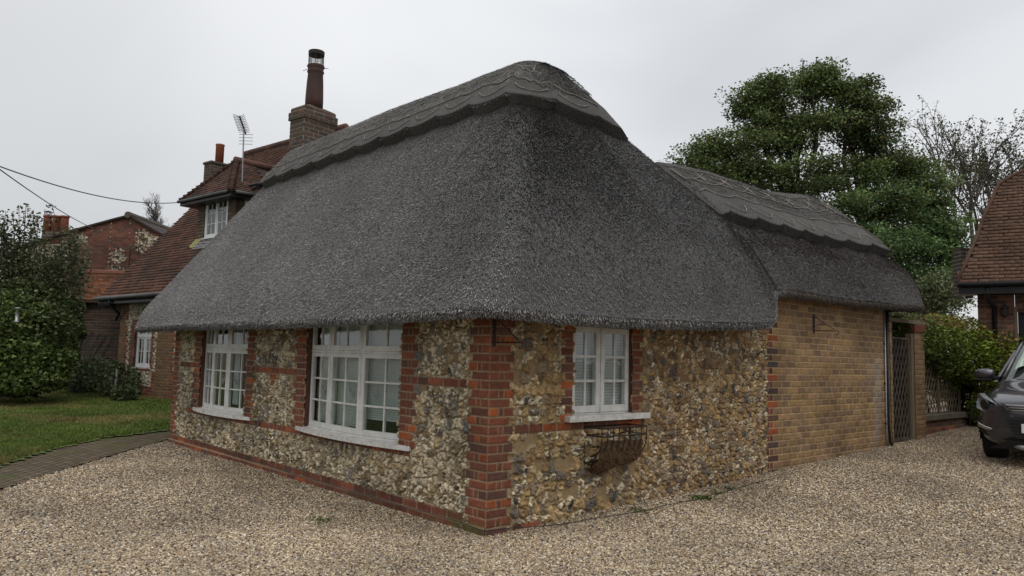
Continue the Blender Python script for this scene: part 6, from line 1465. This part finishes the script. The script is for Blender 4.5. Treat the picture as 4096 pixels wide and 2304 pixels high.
t = thing("ground_cable", (0, -0.04, 0.05), "thin black cable lying along the foot of both flint walls", "cable"); b = MB()
pts = [(-0.032, 6.9, 0.17), (-0.033, 5, 0.10), (-0.034, 3.2, 0.075), (-0.036, 1.2, 0.075), (-0.04, 0.3, 0.075), (-0.05, -0.05, 0.065), (0.25, -0.06, 0.05), (0.7, -0.16, 0.045), (1.5, -0.30, 0.07), (2.4, -0.36, 0.10), (3.4, -0.30, 0.135), (4.2, -0.25, 0.16)]
pp = []
for a, c in zip(pts[:-1], pts[1:]):
    for s in np.linspace(0, 1, 5)[:-1]: q = np.array(a) + (np.array(c) - np.array(a)) * s; pp.append(q + np.array([-abs(random.gauss(0, .002)) if q[1] > 0 else 0, -abs(random.gauss(0, .006)) if q[0] > 0 else 0, random.gauss(0, .004)]))
b.tube(pp, 0.004, 5); b.build("cable_run", M_BLACK, t)
for i, (u, v, n, lb) in enumerate([(1765, 1274, 150, "small green weed tuft in the gravel nearest the right hand flint wall"), (1800, 1262, 30, "tiny weed sprig in the gravel right of the green tuft"), (812, 1308, 50, "dark little weed in the gravel below the near bowed window"), (1610, 1299, 46, "small weed in the gravel below the wall basket"), (1828, 1252, 34, "faint weed low in the gravel toward the yellow brick wall")]):
    r = ray(u, v); s_ = (0.02 - CAM[2]) / r[2]; p = CAM + r * s_; p[2] = float(gundul(p[0], p[1]))
    t = thing("gravel_weed", p, lb, "weed", "weeds growing in the gravel"); o = rng.standard_normal((n, 3)) * np.array([0.055, 0.055, 0.0]); o[:, 2] = 0.008 + 0.022 * rng.random(n)
    leaf_mesh("leaves", p + o, 0.028, cols(n, (0.05, 0.08, 0.02), (0.10, 0.14, 0.035)), t, 0.3)

P = []
for i in range(420):
    if random.random() < 0.6: x, y = random.choice([(random.uniform(-.5, -.03) , random.uniform(0, 7)), (random.uniform(0, 7.8), random.uniform(-.5, -.03))])
    else: x, y = random.uniform(-3.5, 9), random.uniform(-4, 5)
    if x > -0.02 and y > -0.02: continue
    P.append((x, y, float(gundul(x, y)) + 0.014))
P = np.array(P); lt = leaf_mesh("leaf_litter", P, 0.030, cols(len(P), (0.09, 0.05, 0.02), (0.26, 0.18, 0.08)), None, 0.9); setp(lt, "scattered dead leaves and straw on the gravel", "leaf litter", kind="stuff")
# ---------------------------------------------------------------- parked car
CFW = np.array([-0.994, -0.110, 0]); CLF = np.array([0.110, -0.994, 0]); CO_ = np.array([7.02, -2.37, 0.0]); CO_[2] = float(ground_z(7.6, -1.9)) + 0.005
def cw(x, y, z): return CO_ + CFW * x + CLF * y + UP * z
car = thing("parked_car", CO_, "dark grey suv parked facing the camera at the right edge of the gravel", "car")
def mat_paint():
    m, n, l, b = newmat("dark_grey_paint"); setv(b, Roughness=0.28, Metallic=0.35); b.inputs['Base Color'].default_value = (0.045, 0.044, 0.055, 1)
    b.inputs['Coat Weight'].default_value = 1.0; b.inputs['Coat Roughness'].default_value = 0.03
    t = n.new("ShaderNodeTexCoord"); x = n.new("ShaderNodeTexNoise"); x.inputs['Scale'].default_value = 400; l.new(t.outputs['Object'], x.inputs[0]); r = n.new("ShaderNodeMapRange"); r.inputs[3].default_value = 0.2; r.inputs[4].default_value = 0.36; l.new(x.outputs[0], r.inputs[0]); l.new(r.outputs[0], b.inputs['Roughness'])
    return m
M_PAINT = mat_paint()
M_TRIM = mat_noise("black_trim", (0.012, 0.012, 0.013), (0.02, 0.02, 0.021), 40, 0.45)
M_CHROME = mat_noise("bright_trim", (0.55, 0.56, 0.57), (0.62, 0.63, 0.64), 4, 0.15, metallic=1.0)
M_REFL = mat_noise("lamp_reflector", (0.12, 0.13, 0.14), (0.50, 0.52, 0.54), 7, 0.25, metallic=0.3)
M_LAMP = mat_glass("lamp_glass", (0.95, 0.97, 1.0), 0.18, 0.0)
M_CARGLASS = mat_noise("dark_tinted_glass", (0.02, 0.026, 0.026), (0.03, 0.036, 0.036), 2, 0.05, spec=0.8, coat=1.0)
M_TYRE = mat_noise("tyre_rubber", (0.012, 0.012, 0.012), (0.025, 0.025, 0.025), 30, 0.85)
# stations: x, half width at sill, mid, belt ; heights: bottom, mid, shoulder, edge top, edge-top half width, centre top
ST = [(-0.02, .50, .56, .55, .30, .50, .70, .775, .46, .80), (-0.10, .72, .76, .74, .24, .50, .70, .80, .62, .84), (-0.24, .83, .865, .85, .22, .52, .74, .86, .70, .895), (-0.50, .885, .915, .90, .22, .55, .80, .925, .73, .955), (-0.85, .90, .92, .905, .24, .58, .86, .975, .75, 1.005), (-1.22, .90, .92, .905, .24, .58, .90, 1.03, .76, 1.07),
      (-1.34, .90, .92, .905, .24, .58, .92, 1.09, .745, 1.13), (-2.05, .90, .92, .90, .24, .58, .95, 1.585, .60, 1.635), (-2.75, .90, .92, .90, .24, .58, .96, 1.63, .60, 1.69), (-3.6, .90, .92, .90, .24, .58, .98, 1.60, .585, 1.665), (-4.1, .88, .90, .885, .28, .60, 1.0, 1.45, .58, 1.55), (-4.40, .82, .86, .84, .34, .60, .98, 1.10, .62, 1.16), (-4.48, .70, .76, .74, .38, .6, .9, .98, .55, 1.0)]
V = []; F = []
for (x, ws, wm, wb, z0, z1, z2, z3, wt, z4) in ST:
    half = [(0, z0), (ws * 0.7, z0), (ws, z0 + 0.06), (wm, z1), (wb * 0.995, (z1 + z2) / 2 + 0.03), (wb, z2), (wb * 0.4 + wt * 0.6 if z3 - z2 < 0.2 else (wb * 0.55 + wt * 0.45), z2 + (z3 - z2) * 0.55), (wt, z3), (wt * 0.55, z3 * 0.35 + z4 * 0.65), (0, z4)]
    full = half + [(-y, z) for y, z in half[-2:0:-1]]
    V += [cw(x, y, z) for y, z in full]
m = len(full)
for i in range(len(ST) - 1):
    for j in range(m): F.append((i * m + j, i * m + (j + 1) % m, (i + 1) * m + (j + 1) % m, (i + 1) * m + j))
F.append(tuple(range(m))[::-1]); F.append(tuple((len(ST) - 1) * m + j for j in range(m)))
body = mk("body", V, F, M_PAINT, car, True); sb = body.modifiers.new("subd", 'SUBSURF'); sb.levels = 2; sb.render_levels = 2
def quadgrid(P00, P10, P11, P01, nu, nv, bulge, nrm):
    P00, P10, P11, P01 = [np.array(p) for p in (P00, P10, P11, P01)]; vs = []; fs = []
    for i in range(nu + 1):
        for j in range(nv + 1):
            a, c = i / nu, j / nv; p = P00 * (1 - a) * (1 - c) + P10 * a * (1 - c) + P11 * a * c + P01 * (1 - a) * c; vs.append(p + np.array(nrm) * bulge * (1 - (2 * a - 1) ** 2) * (1 - 0.3 * (2 * c - 1) ** 2))
    for i in range(nu):
        for j in range(nv): k = i * (nv + 1) + j; fs.append((k, k + nv + 1, k + nv + 2, k + 1))
    return vs, fs
wn_ = (CFW * 0.55 + UP * 0.83)
vs, fs = quadgrid(cw(-1.26, -.74, 1.045), cw(-1.26, .74, 1.045), cw(-1.97, .585, 1.575), cw(-1.97, -.585, 1.575), 12, 6, 0.055, wn_ * 0.8); mk("windscreen", vs, fs, M_CARGLASS, car, True)
b = MB()
vs, fs = quadgrid(cw(-1.33, -.66, 1.13), cw(-1.50, -.50, 1.25), cw(-1.86, -.46, 1.52), cw(-1.83, -.56, 1.50), 4, 4, 0.062, wn_ * 0.8); mk("pale_screen_strip", [np.array(p) + wn_ * 0.026 for p in vs], fs, mat_noise("screen_tint", (0.22, 0.30, 0.26), (0.28, 0.36, 0.31), 3, 0.2, coat=1.0), car, True)  # pale green glossy strip laid over one edge of the windscreen
for sg in (-1, 1):
    W_ = [cw(-1.55, sg * .865, 1.03), cw(-2.15, sg * .70, 1.50), cw(-3.5, sg * .70, 1.52), cw(-3.9, sg * .83, 1.12)]; b = MB(); b.prism([p for p in W_], CLF * sg * 0.03); b.build("side_window", M_CARGLASS, car)
    b = MB(); b.tube([cw(-1.30, sg * .745, 1.10), cw(-1.70, sg * .67, 1.38), cw(-2.06, sg * .615, 1.60), cw(-2.7, sg * .62, 1.655), cw(-3.6, sg * .60, 1.63)], [.022, .024, .025, .025, .02], 8); b.build("roof_pillar", M_PAINT, car, True)
    b = MB(); b.tube([cw(-2.1, sg * .58, 1.675), cw(-2.3, sg * .59, 1.72), cw(-3.5, sg * .58, 1.71), cw(-3.7, sg * .57, 1.65)], 0.016, 8); b.build("roof_rail", M_CHROME, car, True)
    # mirror
    b = MB(); c = cw(-1.62, sg * 1.035, 1.13)
    sec = [(-0.125, .03), (-0.10, .055), (-0.03, .075), (0.06, .08), (0.11, .07), (0.13, .045)]; vs = []; fs = []
    for s_, r_ in sec:
        for k in range(12): a = k * pi / 6; vs.append(c + CLF * (-sg) * s_ + UP * (r_ * 1.0 * sin(a) + 0.01) + CFW * (0.075 * cos(a) * (r_ / 0.08)))
    for i in range(len(sec) - 1):
        for k in range(12): fs.append((i * 12 + k, i * 12 + (k + 1) % 12, (i + 1) * 12 + (k + 1) % 12, (i + 1) * 12 + k))
    fs += [tuple(range(12))[::-1], tuple(60 + k for k in range(12))]; mo = mk("door_mirror", vs, fs, M_PAINT, car, True)
    b = MB(); b.box(c - CLF * sg * 0.20 - UP * 0.06 - CFW * 0.02, CLF * sg * 0.12, CFW * 0.05, UP * 0.04); b.box(c - CLF * 0.10 * 1 - UP * 0.085 - CFW * 0.04, CLF * 0.2, CFW * 0.09, UP * 0.03); b.build("mirror_base", M_TRIM, mo, bevel=0.008)
    # headlight: wraps the front corner
    S = sg
    hp = [(-0.09, .58, .70), (-0.18, .77, .66), (-0.40, .895, .70), (-0.60, .918, .85), (-0.46, .87, .885), (-0.25, .79, .835), (-0.13, .64, .775)]
    cen = np.mean([cw(x, S * y, z) for x, y, z in hp], 0); out = (CFW * 0.75 + CLF * S * 0.65); P_ = [cw(x, S * y, z) + out * 0.035 for x, y, z in hp]; Pb = [cw(x, S * y, z) - out * 0.05 for x, y, z in hp]
    n = len(hp); hv = P_ + [cen + out * 0.06]; hf = [(i, (i + 1) % n, n) for i in range(n)]; 
    hb = mk("headlight", P_ + Pb + [cen - out * 0.0], [(i, (i + 1) % n, n + (i + 1) % n, n + i) for i in range(n)] + [(i, (i + 1) % n, 2 * n) for i in range(n)], M_REFL, car, True)
    mk("lens", hv, hf, M_LAMP, hb, True)
    b = MB(); pc = cw(-0.20, S * .765, .755) + out * 0.02; b.tube([pc, pc + out * 0.03], 0.062, 14); b.build("projector", M_TRIM, hb)
    # dark lower bumper corner, fog lamp slot
    b = MB(); pts = [(-0.08, .56, .60), (-0.15, .74, .60), (-0.30, .86, .60), (-0.42, .905, .58), (-0.34, .885, .42), (-0.17, .78, .36), (-0.09, .60, .36)]
    vs = [cw(x, S * y, z) + out * 0.015 for x, y, z in pts] + [cw(-0.2, S * .77, .48) + out * 0.03]; mk("bumper_corner", vs, [(i, (i + 1) % 7, 7) for i in range(7)], M_TRIM, car, False)
    b = MB(); b.tube([cw(-0.33, S * .89, .53) + out * .02, cw(-0.25, S * .85, .485) + out * .02, cw(-0.16, S * .75, .455) + out * .03, cw(-0.09, S * .60, .445) + out * 0.02], [.012, .024, .022, .012], 8); b.build("fog_lamp", M_CHROME, car, True)
# grille and lower intake
b = MB(); b.prism([cw(0.03, -.52, .705), cw(0.03, .52, .705), cw(0.0, .56, .765), cw(0.0, -.56, .765)], CFW * 0.012); g1 = b.build("upper_grille", M_TRIM, car)
b = MB()
for z, w in ((.765, .57), (.735, .54), (.705, .52)): b.tube([cw(-0.06, -w - .02, z + .012), cw(0.035, -w + .06, z), cw(0.055, 0, z), cw(0.035, w - .06, z), cw(-0.06, w + .02, z + .012)], 0.010, 6)
b.build("chrome_bars", M_CHROME, g1, True)
b = MB(); b.prism([cw(0.05, -.42, .36), cw(0.05, .42, .36), cw(0.04, .56, .62), cw(0.04, -.56, .62)], CFW * 0.012); g2 = b.build("lower_grille", M_TRIM, car)
b = MB()
for k in range(6): b.box(cw(0.062, -.50 + .01 * k, .60 - k * 0.042), CLF * (1.0 - .02 * k), CFW * 0.012, -UP * 0.010)
b.build("grille_slats", M_BLACK, g2)
b = MB(); b.prism([cw(0.0, -.72, .22), cw(0.0, .72, .22), cw(0.055, .50, .335), cw(0.055, -.50, .335)], CFW * 0.02); b.build("lower_bumper", M_TRIM, car)
b = MB(); b.tube([cw(0.0, -.48, .27), cw(0.06, -.36, .255), cw(0.085, 0, .25), cw(0.06, .36, .255), cw(0.0, .48, .27)], [.02, .032, .032, .032, .02], 8); b.build("skid_plate", M_STEEL, car, True)
b = MB(); b.box(cw(0.085, -.36, .435), CLF * 0.52, CFW * 0.008, UP * 0.112, (0.62, 0.62, 0.60)); b.build("number_plate", mat_col("plate", 5, 0.02), car, bevel=0.004)
# wheels: copies of one wheel
def wheel_at(x, sg, first=None):
    c = cw(x, sg * 0.80, 0.345)
    if first is None:
        b = MB(); R_ = 0.345
        vs = []; fs = []; prof = [(R_ * .62, -.11), (R_ * .93, -.115), (R_, -.08), (R_, .08), (R_ * .93, .115), (R_ * .62, .11)]
        for r_, y in prof:
            for k in range(36): a = k * pi / 18; vs.append(c + CFW * r_ * cos(a) + UP * r_ * sin(a) + CLF * y)
        for i in range(6):
            for k in range(36): fs.append((i * 36 + k, i * 36 + (k + 1) % 36, ((i + 1) % 6) * 36 + (k + 1) % 36, ((i + 1) % 6) * 36 + k))
        w = mk("wheel", vs, fs, M_TYRE, car, True); b = MB()
        for k in range(5):
            a = k * 2 * pi / 5; d = CFW * cos(a) + UP * sin(a); s_ = CFW * -sin(a) + UP * cos(a)
            for side_ in (-.10, .07): b.box(c + d * 0.03 - s_ * 0.03 + CLF * side_, d * R_ * .56, s_ * 0.06, CLF * 0.03)
        b.tube([c - CLF * 0.115, c + CLF * 0.115], 0.05, 14); b.build("rim", M_STEEL, w); return w
    w = first.copy(); scene.collection.objects.link(w); w.parent = car; off = c - first['c0']
    w.location = Vector(off)
    for ch in first.children: q = ch.copy(); scene.collection.objects.link(q); q.parent = w
    return w
w0 = wheel_at(-0.95, -1); c0w = cw(-0.95, -0.80, 0.345); w0['c0'] = [float(q) for q in c0w]
for x, sg in ((-0.95, 1), (-3.62, -1), (-3.62, 1)):
    w = w0.copy(); scene.collection.objects.link(w); w.parent = car; w.location = Vector(cw(x, sg * 0.80, 0.345) - c0w)
    for ch in list(w0.children): q = ch.copy(); scene.collection.objects.link(q); q.parent = w
del w0['c0']
for x in (-0.95, -3.62):
    for sg in (-1, 1):
        b = MB(); b.tube([cw(x + 0.39 * cos(a), sg * .912, 0.345 + 0.39 * sin(a)) for a in np.linspace(0.05, pi - 0.05, 16)], 0.022, 6); b.build("wheel_arch", M_TRIM, car, True)
        b = MB(); vs = [cw(x + 0.375 * cos(a), sg * .925, 0.345 + 0.375 * sin(a)) for a in np.linspace(-0.2, pi + 0.2, 18)]; mk("arch_liner", vs, [tuple(range(18))], M_BLACK, car)
